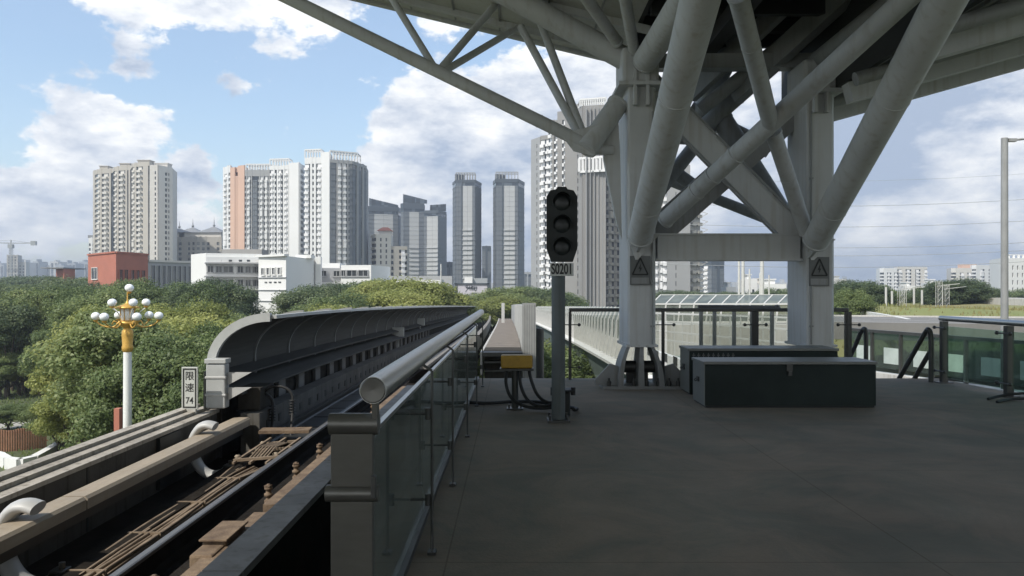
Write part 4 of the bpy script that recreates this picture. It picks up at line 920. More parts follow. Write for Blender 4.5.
# street lamp at right
c=P(1004.5,138,25); sl_=thing('street_lamp','tall grey street lamp mast with an arm reaching right, at the right edge','street lamp',(c.x,25,-4))
b=MB(); b.tube((c.x,25,-4),(c.x,25,c.z),.115,.10,n=14); b.build('pole','steel_paint_dark',sl_)
b=MB(); b.path([(c.x,25,c.z-.1),(c.x+.5,25,c.z-.04),(c.x+2.4,25,c.z+.12)],.035,8); b.build('arm','steel_paint_dark',sl_)
b=MB(); b.box((c.x+.1,24.93,c.z-.12),(c.x+.35,25.07,c.z-.02)); b.build('clamp','steel_paint_dark',sl_)
b=MB(); b.box((c.x+2.3,24.85,c.z+.05),(c.x+3.1,25.15,c.z+.18)); b.build('lamp_head','steel_paint_dark',sl_,bev=.03)
# masts
def mast(px,top,Y,r,label,bar=True,lattice=True):
    c=P(px,top,Y); o=thing('railway_mast',label,'mast',(c.x,Y,G),'pale railway masts'); b=MB()
    if lattice:
        for dx,dy in ((-r,-r),(r,-r),(r,r),(-r,r)): b.tube((c.x+dx,Y+dy,G),(c.x+dx,Y+dy,c.z),.045,n=5)
        z=-3
        while z<c.z-.5: b.beam((c.x-r,Y-r,z),(c.x+r,Y-r,z+.9),.035,.035); z+=.9
    else: b.tube((c.x,Y,G),(c.x,Y,c.z),r,n=8)
    b.build('lattice' if lattice else 'pole','city_pale',o)
    if bar: b=MB(); b.beam((c.x-.3,Y,c.z-.8),(c.x+3.2,Y,c.z-.4),.09,.09); b.build('cross_arm','city_pale',o)
for i,(px,t) in enumerate(((886,287),(892,291),(901,288),(903,284),(914,288),(922,290),(939,281),(946,284))):
    mast(px,t,112+i*2,.32 if i in (2,3,6,7) else .16,['leftmost pale mast above the dry grass slope','second pale mast from the left above the slope','pale mast beside the tall middle pair','tallest mast of the middle pair','pale mast right of the middle pair','short pale mast near the dark trees','lattice mast with cross arm left of the dark trees','lattice mast standing in front of the dark trees'][i],bar=i in (3,6,7),lattice=i in (2,3,6,7))
for i,(px,t,rr) in enumerate(((739,255,.22),(743,250,.30),(749.5,269,.16),(760,273,.16),(762,250,.36),(769,275,.14))):
    c=P(px,t,150); b=MB(); b.tube((c.x,150,G),(c.x,150,c.z),rr*1.2,rr,n=8); tag(b.build('lamp_mast','steel_paint'),['leftmost thin mast seen between the columns','thick tall mast second from left between the columns','short thin mast in the middle between the columns','slim mast beside the thick right mast','thickest tall mast seen between the columns','short mast rightmost between the columns'][i],'mast')
# power lines
for i,(y0,y1) in enumerate(((178,170),(202,196),(222,218),(242,240),(250,248),(262,259))):
    Yw=120; a=P(640,y0+1,Yw); c=P(1130,y1-4,Yw); pts=[a.lerp(c,k/24)+Vector((0,0,-1.2*math.sin(math.pi*k/24))) for k in range(25)]
    b=MB(); b.path(pts,.035 if i else .02,5); tag(b.build('power_line','city_grey'),['topmost','second highest','third highest','third lowest','second lowest','lowest'][i]+' thin power line crossing the sky at right','wire','power lines across the right sky')
# ------------------------------------------------------------------ buildings
W={'W':.8,'X':2.5,'w':1.0,'v':.7,'b':1.7,'g':1.6,'h':3.0,'s':.6,'B':5.0,'c':1.1}
def block(root, chain, top, fh, pats, wall, win='win_dark', band='slab_white', depth=18, base=G, parapet=1.2, topz=None):
    pts=[Vector((*XY(px,Y),0)) for px,Y in chain]
    zt = topz if topz is not None else Z(top,chain[0][1] if len(chain)<3 else chain[1][1])
    poly=[(p.x,p.y,base) for p in pts]+[(pts[-1].x*1.0+ (pts[-1].x/pts[-1].y)*depth*.6,pts[-1].y+depth,base),(pts[0].x+(pts[0].x/pts[0].y)*depth*.6,pts[0].y+depth,base)]
    a_seed=pts[0].x; wb=MB(); wb.prism(poly,(0,0,zt-base)); nf=max(1,int((zt-base-parapet)/fh)); T=.45
    for (p,q),pat in zip(zip(pts,pts[1:]),pats):
        d=(q-p); ln=d.length; d=d/ln; n=Vector((d.y,-d.x,0))
        if n.y>0 and abs(n.y)>.01: n=-n
        tot=sum(W[c] for c in pat); u=0
        def bx(mb,u0,u1,z0,z1,t0,t1):
            a=p+d*u0+n*t0; b_=p+d*u1+n*t0; c_=p+d*u1+n*t1; e=p+d*u0+n*t1
            mb.prism([(a.x,a.y,z0),(b_.x,b_.y,z0),(c_.x,c_.y,z0),(e.x,e.y,z0)],(0,0,z1-z0))
        for ci,ch in enumerate(pat):
            du=W[ch]/tot*ln; u0,u1=u,u+du; u+=du
            if ch in 'WXB': bx(wb,u0,u1,base,zt+(.3 if ch=='W' else 0),-.02,T+(.12 if ch=='W' else 0)); continue
            gm=MB(); sm=MB()
            def comb(segs,back):
                # one connected stack: profile in (outward, z), swept across the bay
                pr=[(back,base)]; rnd=random.Random(int(abs(a_seed)*7)+int(u0*13))
                for z0,z1,t1 in segs:
                    if ch in 'bc':
                        q_=rnd.random(); z1=z1+(fh*.5 if q_<.05 else 0); t1=t1*(1 if q_<.85 else .88)
                    pr+=[(back+.06,z0),(t1,z0),(t1,z1),(back+.06,z1)]
                pr+=[(back,base+nf*fh)]; m0=.05
                a=p+d*(u0+m0); e=p+d*(u1-m0); sm.prism([(a.x+n.x*t,a.y+n.y*t,z) for t,z in pr],(e.x-a.x,e.y-a.y,0))
            gt={'w':.08,'v':.08,'c':.08,'b':.06,'g':.22,'h':.18,'s':.03}[ch]
            bx(gm,u0+.02,u1-.02,base,base+nf*fh,.0,gt)
            fl=[base+k*fh for k in range(nf)]
            if ch in 'wvc':
                for z in fl: bx(wb,u0,u1,z-.05*fh,z+fh*.36,-.02,T)
            if ch=='c': comb([(z,z+fh*.33,T+.6) for z in fl],gt+.0)
            elif ch=='b': comb([(max(base+.01,z-.12*fh),z+fh*.30,1.35) for z in fl],gt+.0)
            elif ch=='g': comb([(z+.01,z+fh*.13,.42) for z in fl],gt-.05)
            elif ch=='h': comb([(z+.01,z+fh*.24,.8) if kk<nf*.62 else (z+.01,z+fh*.10,.3) for kk,z in enumerate(fl)],gt-.05)
            bx(wb,u0,u1,base+nf*fh-.05*fh,zt,-.02,T)
            if gm.v: gm.build('window_column' if ch!='g' else 'glass_column',win,root)
            if sm.v: sm.build('balcony_column' if ch in 'bc' else 'floor_bands',band if ch!='g' else 'band_grey',root)
    wb.build('wall',wall,root)
    return pts,zt,poly
def pergola(root,a,c,z0,h,n=8,mt='tower_white',depth=6):
    b=MB(); A=Vector((*a,z0)); Cc=Vector((*c,z0)); off=Vector((0,depth,0))
    for o in (Vector((0,0,0)),off):
        for i in range(n+1):
            p=A.lerp(Cc,i/n)+o; b.beam(p,p+Vector((0,0,h)),.5,.5,(0,1,0))
        b.beam(A+o+Vector((0,0,h)),Cc+o+Vector((0,0,h)),.6,.6)
    for i in range(n+1): p=A.lerp(Cc,i/n)+Vector((0,0,h)); b.beam(p,p+off,.4,.4)
    b.build('roof_frame',mt,root)
def bld(name,label,px,Y,cat='building',group=None): return thing(name,label,cat,(*XY(px,Y),G),group)
def rooftop(root,px0,px1,Y,z,h,mt): 
    b=MB(); x0=XY(px0,Y)[0];x1=XY(px1,Y)[0]; b.box((x0,Y+2,z-.1),(x1,Y+8,z+h)); b.box((x0-.4,Y+1.6,z+h),(x1+.4,Y+8.4,z+h+.4)); b.build('roof_house',mt,root)
# A: beige cluster
r=bld('apartment_tower','beige apartment tower with three balcony fins, leftmost tall tower behind the red building',134,460)
_,zt,_=block(r,[(94,486),(98,478),(113,474)],169.5,3.0,['Ww','cWvbvWs'],'beige_wall','win_dark','beige_light')
rooftop(r,98,106,480,zt,2.5,'beige_wall')
_,zt,_=block(r,[(113,474),(115,466),(131,462)],167,3.0,['s','cWvbvWsW'],'beige_wall','win_dark','beige_light'); rooftop(r,118,128,468,zt,2.5,'beige_wall')
_,zt,_=block(r,[(131,462),(133,452),(150,446)],163.5,3.0,['s','cWvbvXs'],'beige_wall','win_dark','beige_light'); rooftop(r,136,148,455,zt,2.5,'beige_wall')
_,zt,_=block(r,[(150,446),(158,446),(172,456)],165,3.0,['XvW','BwvWwX'],'beige_light','win_dark','beige_light'); rooftop(r,153,166,458,zt,3,'beige_light')  # right block in lighter beige, its lit side put into the wall colour
b=MB(); c=XY(150,447); 
r=bld('slim_tower','narrow white tower in the gap at the left edge of the beige towers',91,520); block(r,[(89,520),(95,520)],238,3,['wWw'],'tower_white')
b=MB(); x,y=XY(91,520); b.box((x-2.6,y+1,Z(238,520)),(x+2.6,y+6,Z(235,520))); b.build('roof_cap','spire_roof',r)
# A2 ornate with spires
r=bld('spired_building','ornate grey beige building with small spired pavilions on its roof',197,500)
_,zt,_=block(r,[(173,505),(182,500),(197,498),(207,500),(222,500)],237,3.2,['wWw','XwWwW','wWwW','wXwW'],'beige_wall','win_grey','beige_light')
for px,s in ((176,1.0),(189,1.2),(210,1.35)):
    x,y=XY(px,502); z=zt; wd=3.2*s*1.6; b=MB(); b.box((x-wd,y,z-.1),(x+wd,y+2*wd,z+3)); p=b.build('pavilion','beige_light',r)
    b=MB(); ap=(x,y+wd,z+3+3.2*s); q=[(x-wd-1,y-1,z+3),(x+wd+1,y-1,z+3),(x+wd+1,y+2*wd+1,z+3),(x-wd-1,y+2*wd+1,z+3)]; b.add(q+[ap],[(0,1,4),(1,2,4),(2,3,4),(3,0,4),(3,2,1,0)]); b.tube(ap,(ap[0],ap[1],ap[2]+4.5*s),.35,.05,n=6); b.sphere((ap[0],ap[1],ap[2]+.6),.8,8); b.build('spire_roof','spire_roof',p)
# window helper for individually built windows on a vertical facade between two plan points
def facade_windows(root,p,q,specs,wall_t=.0,glassm='win_dark',frame=None,name='window'):
    p=Vector((*p,0));q=Vector((*q,0)); d=(q-p);ln=d.length;d/=ln; n=Vector((d.y,-d.x,0)); 
    if n.y>0: n=-n
    for u0,u1,z0,z1 in specs:
        b=MB(); A=p+d*(u0*ln)+n*.02; B=p+d*(u1*ln)+n*.02; b.prism([(A.x,A.y,z0),(B.x,B.y,z0),(B.x+n.x*.08,B.y+n.y*.08,z0),(A.x+n.x*.08,A.y+n.y*.08,z0)],(0,0,z1-z0)); o=b.build(name,glassm,root)
        if frame:
            f=MB(); t=.12
            for (a0,a1,c0,c1) in ((u0-t/ln,u0,z0-t,z1+t),(u1,u1+t/ln,z0-t,z1+t),(u0,u1,z1,z1+t),(u0-t*2/ln,u1+t*2/ln,z0-t*1.5,z0)):
                A=p+d*(a0*ln)+n*.03; B=p+d*(a1*ln)+n*.03; dd=.22; f.prism([(A.x,A.y,c0),(B.x,B.y,c0),(B.x+n.x*dd,B.y+n.y*dd,c0),(A.x+n.x*dd,A.y+n.y*dd,c0)],(0,0,c1-c0))
            mm=(u0+u1)/2; A=p+d*(mm*ln-.05)+n*.105; B=p+d*(mm*ln+.05)+n*.105; f.prism([(A.x,A.y,z0),(B.x,B.y,z0),(B.x+n.x*.05,B.y+n.y*.05,z0),(A.x+n.x*.05,A.y+n.y*.05,z0)],(0,0,z1-z0)); f.build('frame',frame,o)
def prism_b(root,chain,top,mt,depth=12,base=G,name='wall',Yt=None):
    pts=[XY(px,Y) for px,Y in chain]; zt=Z(top,Yt or chain[len(chain)//2][1]); b=MB()
    b.prism([(x,y,base) for x,y in pts]+[(pts[-1][0]+pts[-1][0]/pts[-1][1]*depth,pts[-1][1]+depth,base),(pts[0][0]+pts[0][0]/pts[0][1]*depth,pts[0][1]+depth,base)],(0,0,zt-base)); b.build(name,mt,root); return pts,zt
# B red building
r=bld('red_building','red brick building with dark upright windows and a framed window, left of the white annex',118,178)
p_,z_=prism_b(r,[(88,190),(116,176),(148,188)],252.5,'red_brick',Yt=176)
b=MB(); 
for a,c in zip(p_,p_[1:]): b.beam((*a,z_+.1),(*c,z_+.1),.5,.35)
b.build('coping','red_brick',r)
H=lambda py,Y:Z(py,Y)
facade_windows(r,p_[1],p_[2],[(u,u+.10,H(281,181),H(270,181)) for u in (.08,.24,.44,.60,.78)],glassm='win_dark',frame='red_brick')
facade_windows(r,p_[0],p_[1],[(.17,.37,H(279,186),H(268,186))],glassm='win_dark',frame='white_wall')
r=bld('annex','pale annex with a row of tall narrow windows beside the red building',170,192)
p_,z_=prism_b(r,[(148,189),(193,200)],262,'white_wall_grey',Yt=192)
facade_windows(r,p_[0],p_[1],[(u,u+.055,H(286,195),H(266,195)) for u in np.arange(.08,.95,.115)],frame='white_wall_grey')
b=MB(); b.beam((*p_[0],z_+.2),(*p_[1],z_+.2),.8,.5); b.build('cornice','beige_light',r)
r=bld('red_hut','small red brown flat roofed hut far left above the trees',65,260); p_,z_=prism_b(r,[(56,262),(64,255),(75,262)],268.5,'red_brick',Yt=255,depth=6)
b=MB(); x0,y0=p_[0]; x1,_=p_[2]; b.box((x0-.5,p_[1][1]-.8,z_),(x1+.5,y0+6,z_+.35)); b.build('roof','spire_roof',r)
# C salmon towers
r=bld('apartment_tower','tall apartment tower with a salmon coloured end wall',262,424)
_,zt,_=block(r,[(224,440),(231,430)],168,3.0,['WbWw'],'tower_white',win='win_grey')
block(r,[(231,430),(235.5,427)],168,3.0,['BBB'],'salmon'); block(r,[(235.5,427),(238.5,427)],176,3.0,['X'],'salmon'); block(r,[(238.5,427),(245,424)],166,3.0,['BBB'],'salmon')
b=MB(); b.prism([(*XY(235,428),Z(172,427)),(*XY(239,427),Z(172,427)),(*XY(239,427),Z(167,427)),(*XY(235,428),Z(167,427))],(0,6,0)); b.build('top_bridge','salmon',r)
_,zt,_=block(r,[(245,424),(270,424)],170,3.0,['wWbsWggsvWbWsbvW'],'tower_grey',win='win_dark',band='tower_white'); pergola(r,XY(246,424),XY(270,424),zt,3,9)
_,zt,_=block(r,[(270,422),(290,420)],166,3.0,['sbWvsWbvsWbWs'],'tower_white',win='win_dark'); pergola(r,XY(270,422),XY(289,420),zt,3.5,7)
_,zt,_=block(r,[(289.5,417),(299,415),(305,428)],162.5,3.0,['BBB','WwvW'],'tower_white')
# D
r=bld('apartment_tower','tallest white and glass apartment tower with open roof frames at left',335,400)
_,zt,_=block(r,[(305,402),(322,400)],158,3.0,['bsWvWsb'],'tower_white',win='win_dark'); pergola(r,XY(305,402),XY(321,400),zt,4,6)
_,zt,_=block(r,[(322,399),(330,397)],152.5,3.0,['BBB'],'tower_white')
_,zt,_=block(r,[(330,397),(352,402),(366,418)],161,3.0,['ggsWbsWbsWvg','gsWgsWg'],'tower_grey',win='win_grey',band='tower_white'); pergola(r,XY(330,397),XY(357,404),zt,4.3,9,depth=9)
# F glassy towers
def slant(root,a,c,z0,z1,z2,mt='win_blue',d=1.0):
    b=MB(); b.prism([(*a,z0),(*c,z0),(*c,z2),(*a,z1)],(0,d,0)); b.build('roof_screen',mt,root)
r=bld('glass_tower','grey glass residential tower with slanted roof screen, left of the three in the group',383,620)
pp,zt,_=block(r,[(366,622),(369,615),(398,622),(401,640)],206,3.3,['g','ghhg','g'],'tower_dark','win_blue','band_pale'); slant(r,XY(369,615),XY(398,622),zt,Z(198,615),Z(205,622))
r=bld('glass_tower','grey glass residential tower with the highest slanted screen in its group',413,600)
_,zt,_=block(r,[(401,603),(404,598),(424,602)],203,3.3,['g','ghg'],'tower_dark','win_blue','band_pale'); slant(r,XY(403,598),XY(427,602),zt,Z(194,598),Z(200,602))
r=bld('glass_tower','narrow grey glass tower at the right of the slanted screen group',437,600)
_,zt,_=block(r,[(424,602),(438,598),(446,612)],210,3.3,['ghh','gg'],'tower_dark','win_blue','band_pale'); slant(r,XY(430,600),XY(446,606),zt,Z(205,600),Z(204,606))
# G beige
r=bld('beige_building','small beige tower with little red roof between white school and glass towers',383,420)
_,zt,_=block(r,[(372,423),(376,418),(391,420)],234,3.0,['w','XwXwX'],'beige_light','win_dark'); 
x,y=XY(384,420); b=MB(); b.box((x-3,y+2,zt),(x+3,y+7,zt+2)); b.build('roof_house','beige_light',r)
b=MB(); q=[(x-4,y+1,zt+2),(x+4,y+1,zt+2),(x+4,y+8,zt+2),(x-4,y+8,zt+2)]; b.add(q+[(x-1.5,y+4.5,zt+4),(x+1.5,y+4.5,zt+4)],[(0,1,5,4),(1,2,5),(2,3,4,5),(3,0,4),(3,2,1,0)]); b.build('roof','roof_red',r)
_,zt,_=block(r,[(391,420),(407,424)],246,3.0,['wXwbw'],'beige_wall','win_dark')
# small between
for i,(px0,px1,t,Yb,m_,lb) in enumerate(((446,453,262,640,'tower_dark','low dark block between the slanted towers and the striped tower'),(482,491,246,640,'tower_dark','short blue grey tower between the two striped glass towers'),(524,531,272,700,'city_grey','low grey block right of the second striped tower'),(390,452,276,330,'white_wall_grey','long pale low block at the foot of the glass towers'))):
    r=bld('office_block',lb,(px0+px1)/2,Yb); block(r,[(px0,Yb),(px1,Yb)],t,3.2,['gWg'] if i<3 else ['XwXwwXwXwwX'],m_,'win_blue' if i<3 else 'win_dark')
# H, I striped towers
for nm,ch,top,lb in (('striped_tower',[(453,526),(456,513),(475,512),(481,528)],180,'left one of the two striped glass towers, white floor bands on its lower front'),('striped_tower',[(493.5,524),(496,512),(518,512),(524,528)],179,'right one of the two striped glass towers, nearer the signal')):
    r=bld(nm,lb,ch[1][0]+10,512); 
    _,zt,_=block(r,ch,top,3.1,['g','ggWhhg','gg'],'tower_dark','win_blue','band_pale')
    pergola(r,XY(ch[1][0],513),XY(ch[2][0],513),zt,4.5,7,'tower_grey',8); slant(r,XY(ch[1][0]-1,515),XY(ch[1][0]+9,515),zt,Z(174,515),Z(175,515),d=2)
# J big near towers
r=bld('high_rise','huge grey beige high rise right behind the signal with white balcony stacks',575,305)
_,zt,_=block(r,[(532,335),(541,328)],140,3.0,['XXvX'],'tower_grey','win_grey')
block(r,[(541,322),(549,320)],136,3.0,['bsc'],'tower_warm','win_dark')
_,zt,_=block(r,[(549,318),(558,314)],122,3.0,['sbWsc'],'tower_warm','win_dark')
_,zt,_=block(r,[(558,314),(568,311)],112,3.0,['BwbX'],'tower_warm','win_dark'); 
_,zt,_=block(r,[(568,311),(578,308)],106,3.0,['BB'],'tower_warm','win_dark')
_,zt,_=block(r,[(578,304),(583,299),(606,297)],106,3.0,['wX','WBBBXW'],'tower_warm','win_dark')
pergola(r,XY(580,300),XY(606,297),zt,2.6,12,'tower_white',8)
b=MB(); A=Vector((*XY(579,300),Z(172,299)));B=Vector((*XY(606.5,296),Z(172,299)))
b.beam(A+Vector((0,-.9,0)),B+Vector((0,-.9,0)),1.0,.8); b.beam(A+Vector((0,-.9,5)),B+Vector((0,-.9,5)),1.0,.8)
for k in range(9): p=A.lerp(B,k/8)+Vector((0,-.9,0)); b.beam(p,p+Vector((0,0,5)),.9,.9 if k%2 else 1.6,(0,1,0))
b.build('sky_garden_band','slab_white',r)
block(r,[(606,302),(619,310)],108,3.0,['vcvcv'],'tower_warm','win_dark','hoist')
# vertical ribs on blank wall
for px in (586,590,594,598,602): 
    b=MB(); x,y=XY(px,297.8); b.box((x-.12,y-1.1,G),(x+.12,y,Z(108,298))); b.build('wall_rib','tower_grey',r)
r=bld('high_rise','grey high rise with balcony stacks and open scaffold balconies seen between the columns',680,300)
_,zt,_=block(r,[(640,300),(667,298)],150,3.0,['WcbWcbWcb'],'tower_grey','win_dark')
_,zt,_=block(r,[(667,297),(690,297)],165,3.0,['XBvBBX'],'tower_grey','win_dark')
_,zt,_=block(r,[(690,299),(700,302)],196,3.0,['bcb'],'tower_warm','win_dark','hoist',depth=10)
b=MB()
for k in range(26):
    z=Z(196,299)-k*3.0-2
    for dx in (0,): x,y=XY(700,300); b.beam((x,y-1,z),(x+2.4,y-2,z+1.3),.18,.18); b.beam((x+2.4,y-2,z+1.3),(x,y-1,z+2.2),.18,.18)
b.build('scaffold_arms','hoist',r)
r=bld('blue_tower','distant blue grey glass tower right of the scaffolded high rise',712,560)
block(r,[(700,562),(712,556),(724,560)],261,3.2,['gbg','gWg'],'tower_dark','win_blue')
# E white school like complex
r=bld('white_building','long white institutional building with window rows beyond the trees at left',225,150)
p_,z_=prism_b(r,[(191,152),(206,146),(262,150)],254,'white_wall',depth=10,Yt=150,base=G)
# keep left stair block higher, recess: windows rows on the long part
z0=H(263,148)
facade_windows(r,p_[1],p_[2],[(u,u+w_,Z(y1,148),Z(y0,148)) for (y0,y1) in ((266.5,272.5),(280,286),(292,298)) for (u,w_) in ((.03,.09),(.18,.09),(.31,.16),(.56,.09),(.70,.09),(.83,.15))],frame='white_wall_grey')
for y0 in (263.5,276.5,289.5):
    b=MB(); A=Vector((*p_[1],Z(y0,148)));B=Vector((*p_[2],Z(y0,150))); b.beam(A+Vector((0,-.6,0)),B+Vector((0,-.6,0)),1.4,.22); b.build('sun_shade','white_wall_grey',r)
b=MB(); b.beam((*XY(206,146),Z(260,148)),(*XY(262,150),Z(260,150)),1.2,1.0); b.build('cornice','white_wall',r)
for px in (211,222,232,242,250): b=MB(); x,y=XY(px,147.5); b.box((x-.25,y-1.0,Z(262,148)),(x+.25,y-.62,Z(260,148))); b.build('wall_lamp','win_dark',r)
b=MB(); b.box((*XY(222,156),Z(254,150)),(*XY(268,160),Z(249,155))); b.build('roof_house','tower_warm',r)
r=bld('stair_tower','bright white stair tower with four dark upright windows in front of the white building',287,140)
p_,z_=prism_b(r,[(258.5,141),(286,136),(316,150)],256.5,'white_wall',depth=8,Yt=138)
b=MB(); A=(*XY(257,141.5),z_+.15);B=(*XY(286.5,135.6),z_+.15); b.beam(A,B,.9,.35); b.build('coping','white_wall',r)
facade_windows(r,p_[0],p_[1],[(u,u+.10,H(274.5,138),H(268,138)) for u in (.14,.34,.54,.74)],frame='white_wall')
facade_windows(r,p_[0],p_[1],[(u,u+.09,H(282.8,138),H(281.6,138)) for u in (.24,.40,.58,.74)])
for y0 in (277.5,290,301): b=MB(); b.beam((*XY(258.3,140.9),H(y0,138)),(*XY(286.1,135.8),H(y0,138)),.25,.10); b.build('reveal_line','white_wall_grey',r)
# grey side face is simply away from the sun; parapet lamp
b=MB(); x,y=XY(300,145); b.box((x-.8,y,z_),(x+2,y+3,z_+.6)); b.build('roof_house','white_wall',r)
r=bld('teaching_block','low white and grey wing with rows of openings right of the stair tower',345,145)
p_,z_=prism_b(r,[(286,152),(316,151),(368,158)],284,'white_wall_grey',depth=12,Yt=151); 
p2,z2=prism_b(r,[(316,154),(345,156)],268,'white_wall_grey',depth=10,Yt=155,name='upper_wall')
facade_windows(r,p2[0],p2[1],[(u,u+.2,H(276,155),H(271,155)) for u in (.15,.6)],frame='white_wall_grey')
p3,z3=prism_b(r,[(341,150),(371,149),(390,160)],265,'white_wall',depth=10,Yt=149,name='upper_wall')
facade_windows(r,p3[0],p3[1],[(u,u+w_,H(276,149.5),H(270.5,149.5)) for u,w_ in ((.03,.12),(.22,.30),(.60,.30))],frame='white_wall_grey')
facade_windows(r,p_[0],p_[1],[(u,u+w_,H(y1,152),H(y0,152)) for y0,y1 in ((291,296),(302,307)) for u,w_ in ((.03,.25),(.35,.2),(.62,.3))],frame='white_wall')
for y0,x0_,x1_ in ((283,286,368),(287.5,286,372)): b=MB(); b.beam((*XY(x0_,150),H(y0,150)),(*XY(x1_,156),H(y0,155)),1.4,.25); b.build('canopy_slab','white_wall',r)
b=MB(); x,y=XY(318,149); b.box((x-.5,y,-4),(x+.5,y+1,H(257,150))); b.build('chimney','white_wall',r)
b=MB(); b.box((*XY(322,160),z2-.1),(*XY(345,165),z2+1.1)); b.build('roof_house','white_wall',r)
b=MB(); b.box((XY(390,160)[0],158,G),(XY(445,170)[0],168,H(280,160))); b.build('low_wing','white_wall',r)
# billboard block
r=bld('billboard','grey lilac billboard with scribbled dark logo on a ribbed base beyond the track',470,200)
x0,_=XY(456,200);x1,_=XY(488,200)
b=MB(); b.box((x0,200,H(297,200)),(x1,200.6,H(283.5,200))); b.build('board','sign_board',r)
b=MB(); 
for z in (H(297,200),H(283.3,200)): b.box((x0-.4,199.7,z-.25),(x1+.4,200.7,z+.05))
for x in (x0,x1): b.box((x-.2,199.7,H(297,200)),(x+.2,200.7,H(283.3,200)))
b.build('frame','tower_dark',r)
b=MB(); b.box((XY(453,200)[0],200.8,G),(XY(491,200)[0],206,H(297,200)-.27)); b.build('base_wall','tower_grey',r)
for i in range(13): b=MB(); x=XY(454+i*3,200)[0]; b.box((x-.15,200.5,G),(x+.15,200.79,H(297.6,200)-.1)); b.build('rib','beige_light',r)
b=MB(); b.box((XY(464,200)[0],202,H(283,200)),(XY(472,200)[0],205,H(277,200))); b.build('roof_box','white_wall',r)
b=MB(); b.box((XY(472.5,200)[0],203,H(283,200)),(XY(487,200)[0],205,H(278,200))); b.build('roof_box','city_grey',r)
lg=MB(); cx,_=XY(470.5,200); zc=H(288.5,200); y=199.95
def stroke(pts,wd=.10):
    for a,c in zip(pts,pts[1:]): lg.beam((cx+a[0],y,zc+a[1]),(cx+c[0],y,zc+c[1]),wd,.06,(0,1,0))
stroke([(-1.4,.6),(-.7,.75),(-1.1,.1),(-.4,.3),(-1.3,-.9)]); stroke([(-.9,.8),(-.75,-.2),(-.2,.2)]); stroke([(-.3,.7),(-.15,-.4)],.14); stroke([(-.35,.25),(.25,.35),(.1,-.45),(.35,.75)],.13)
stroke([(.5,.6),(.45,-.4),(.85,-.3),(.8,.5),(.5,.45)],.13); stroke([(1.05,.55),(1.0,-.4),(1.5,-.5)],.14); stroke([(1.0,.3),(1.6,.45),(1.45,-.3)],.14); stroke([(-1.2,.35),(-.2,.05),(1.7,.0)])
for x in (.0,.55,.8,1.1,1.35): lg.box((cx+x,y-.02,zc-1.35),(cx+x+(.18 if x else .1),y+.01,zc-1.08))
lg.build('logo','tower_dark',r)
b=MB(); x,y_=XY(441,120); b.tube((x,y_,G),(x,y_,H(264,120)),.14,.09,n=8); tag(b.build('lamp_mast','steel_paint'),'thin pale mast standing left of the billboard','mast')
# right side buildings
r=bld('apartment_block','wide pale apartment block in the right distance left of the masts',904,700)
block(r,[(880,702),(884,698),(897,700)],268,3,['w','XwbwXwb'],'tower_white'); block(r,[(897,704),(927,706)],267,3,['wbXwbwXsbwXb'],'beige_light','win_dark')
r=bld('apartment_block','pale and pinkish apartment block in the right distance behind the dark trees',973,700)
block(r,[(951,702),(956,700),(976,700)],268,3,['w','XwbXwbwX'],'beige_light'); block(r,[(972,698),(976,696),(998,702)],265,3,['w','XbwXwbwX'],'tower_white'); 
b=MB(); b.box((*XY(962,705),Z(268,700)),(*XY(972,712),Z(264,700))); b.build('roof_house','salmon',r)
r=bld('white_office','white gridded office block at the right edge behind the lamp mast',1018,350)
_,zt,_=block(r,[(999,352),(1003,347),(1050,352)],258,3.2,['X','XwXwXwXwXwXwXwXwXwX'],'white_wall','win_dark'); 
b=MB()
for i in range(8): x,y=XY(1004+i*5,350); b.box((x-.4,y,zt),(x+.4,y+.8,zt+1.4)); 
b.beam((*XY(1003,350),zt+1.5),(*XY(1045,352),zt+1.5),1,.3); b.build('roof_frame','white_wall',r)
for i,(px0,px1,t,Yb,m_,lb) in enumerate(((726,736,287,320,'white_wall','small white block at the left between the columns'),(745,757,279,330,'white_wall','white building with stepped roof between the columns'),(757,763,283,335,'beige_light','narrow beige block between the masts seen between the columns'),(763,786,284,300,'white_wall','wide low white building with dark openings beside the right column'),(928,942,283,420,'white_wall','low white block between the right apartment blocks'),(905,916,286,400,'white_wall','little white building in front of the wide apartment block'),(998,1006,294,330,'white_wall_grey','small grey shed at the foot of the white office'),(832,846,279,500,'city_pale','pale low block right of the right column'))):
    r=bld('low_building',lb,(px0+px1)/2,Yb); _,zt,_=block(r,[(px0,Yb),(px1,Yb)],t,3.0,['XwXwwX'],m_,'win_dark'); rooftop(r,px0+(px1-px0)*.3,px0+(px1-px0)*.6,Yb,zt,1.6,m_)
# distant skyline
random.seed(11)
def skyline(n,pa,pb2,ta,tb,Ya,Yb,where):
    for i in range(n):
        px=pa+(pb2-pa)*(i+.5)/n+random.uniform(-1.5,1.5); wpx=random.uniform(5,9)*(pb2-pa)/n/7; Yd=random.uniform(Ya,Yb); t=random.uniform(ta,tb)
        mt=random.choice(['city_grey','city_pale','city_grey']); x0=XY(px-wpx*.6,Yd)[0];x1=XY(px+wpx*.6,Yd)[0]; z=Z(t,Yd)
        b=MB(); b.box((x0,Yd,G),(x1,Yd+30,z)); k=(x1-x0)
        b.box((x0+k*.3,Yd+5,z),(x0+k*.5,Yd+20,z+random.uniform(3,7)))
        nn=max(2,int(k/9))
        r=thing('distant_block','hazy grey block on the skyline '+where,'building',((x0+x1)/2,Yd,G),'hazy skyline blocks '+where); b.build('wall',mt,r)
        g=MB()
        for j in range(nn):
            xx=x0+k*(j+.25)/nn; g.box((xx,Yd-.6,G+4),(xx+k/nn*.5,Yd-.05,z-3))
        g.build('window_column','win_grey',r)
skyline(17,-8,92,261,267,1400,1700,'above the trees at the far left')
skyline(5,172,225,262,270,1400,1600,'behind the spired building')
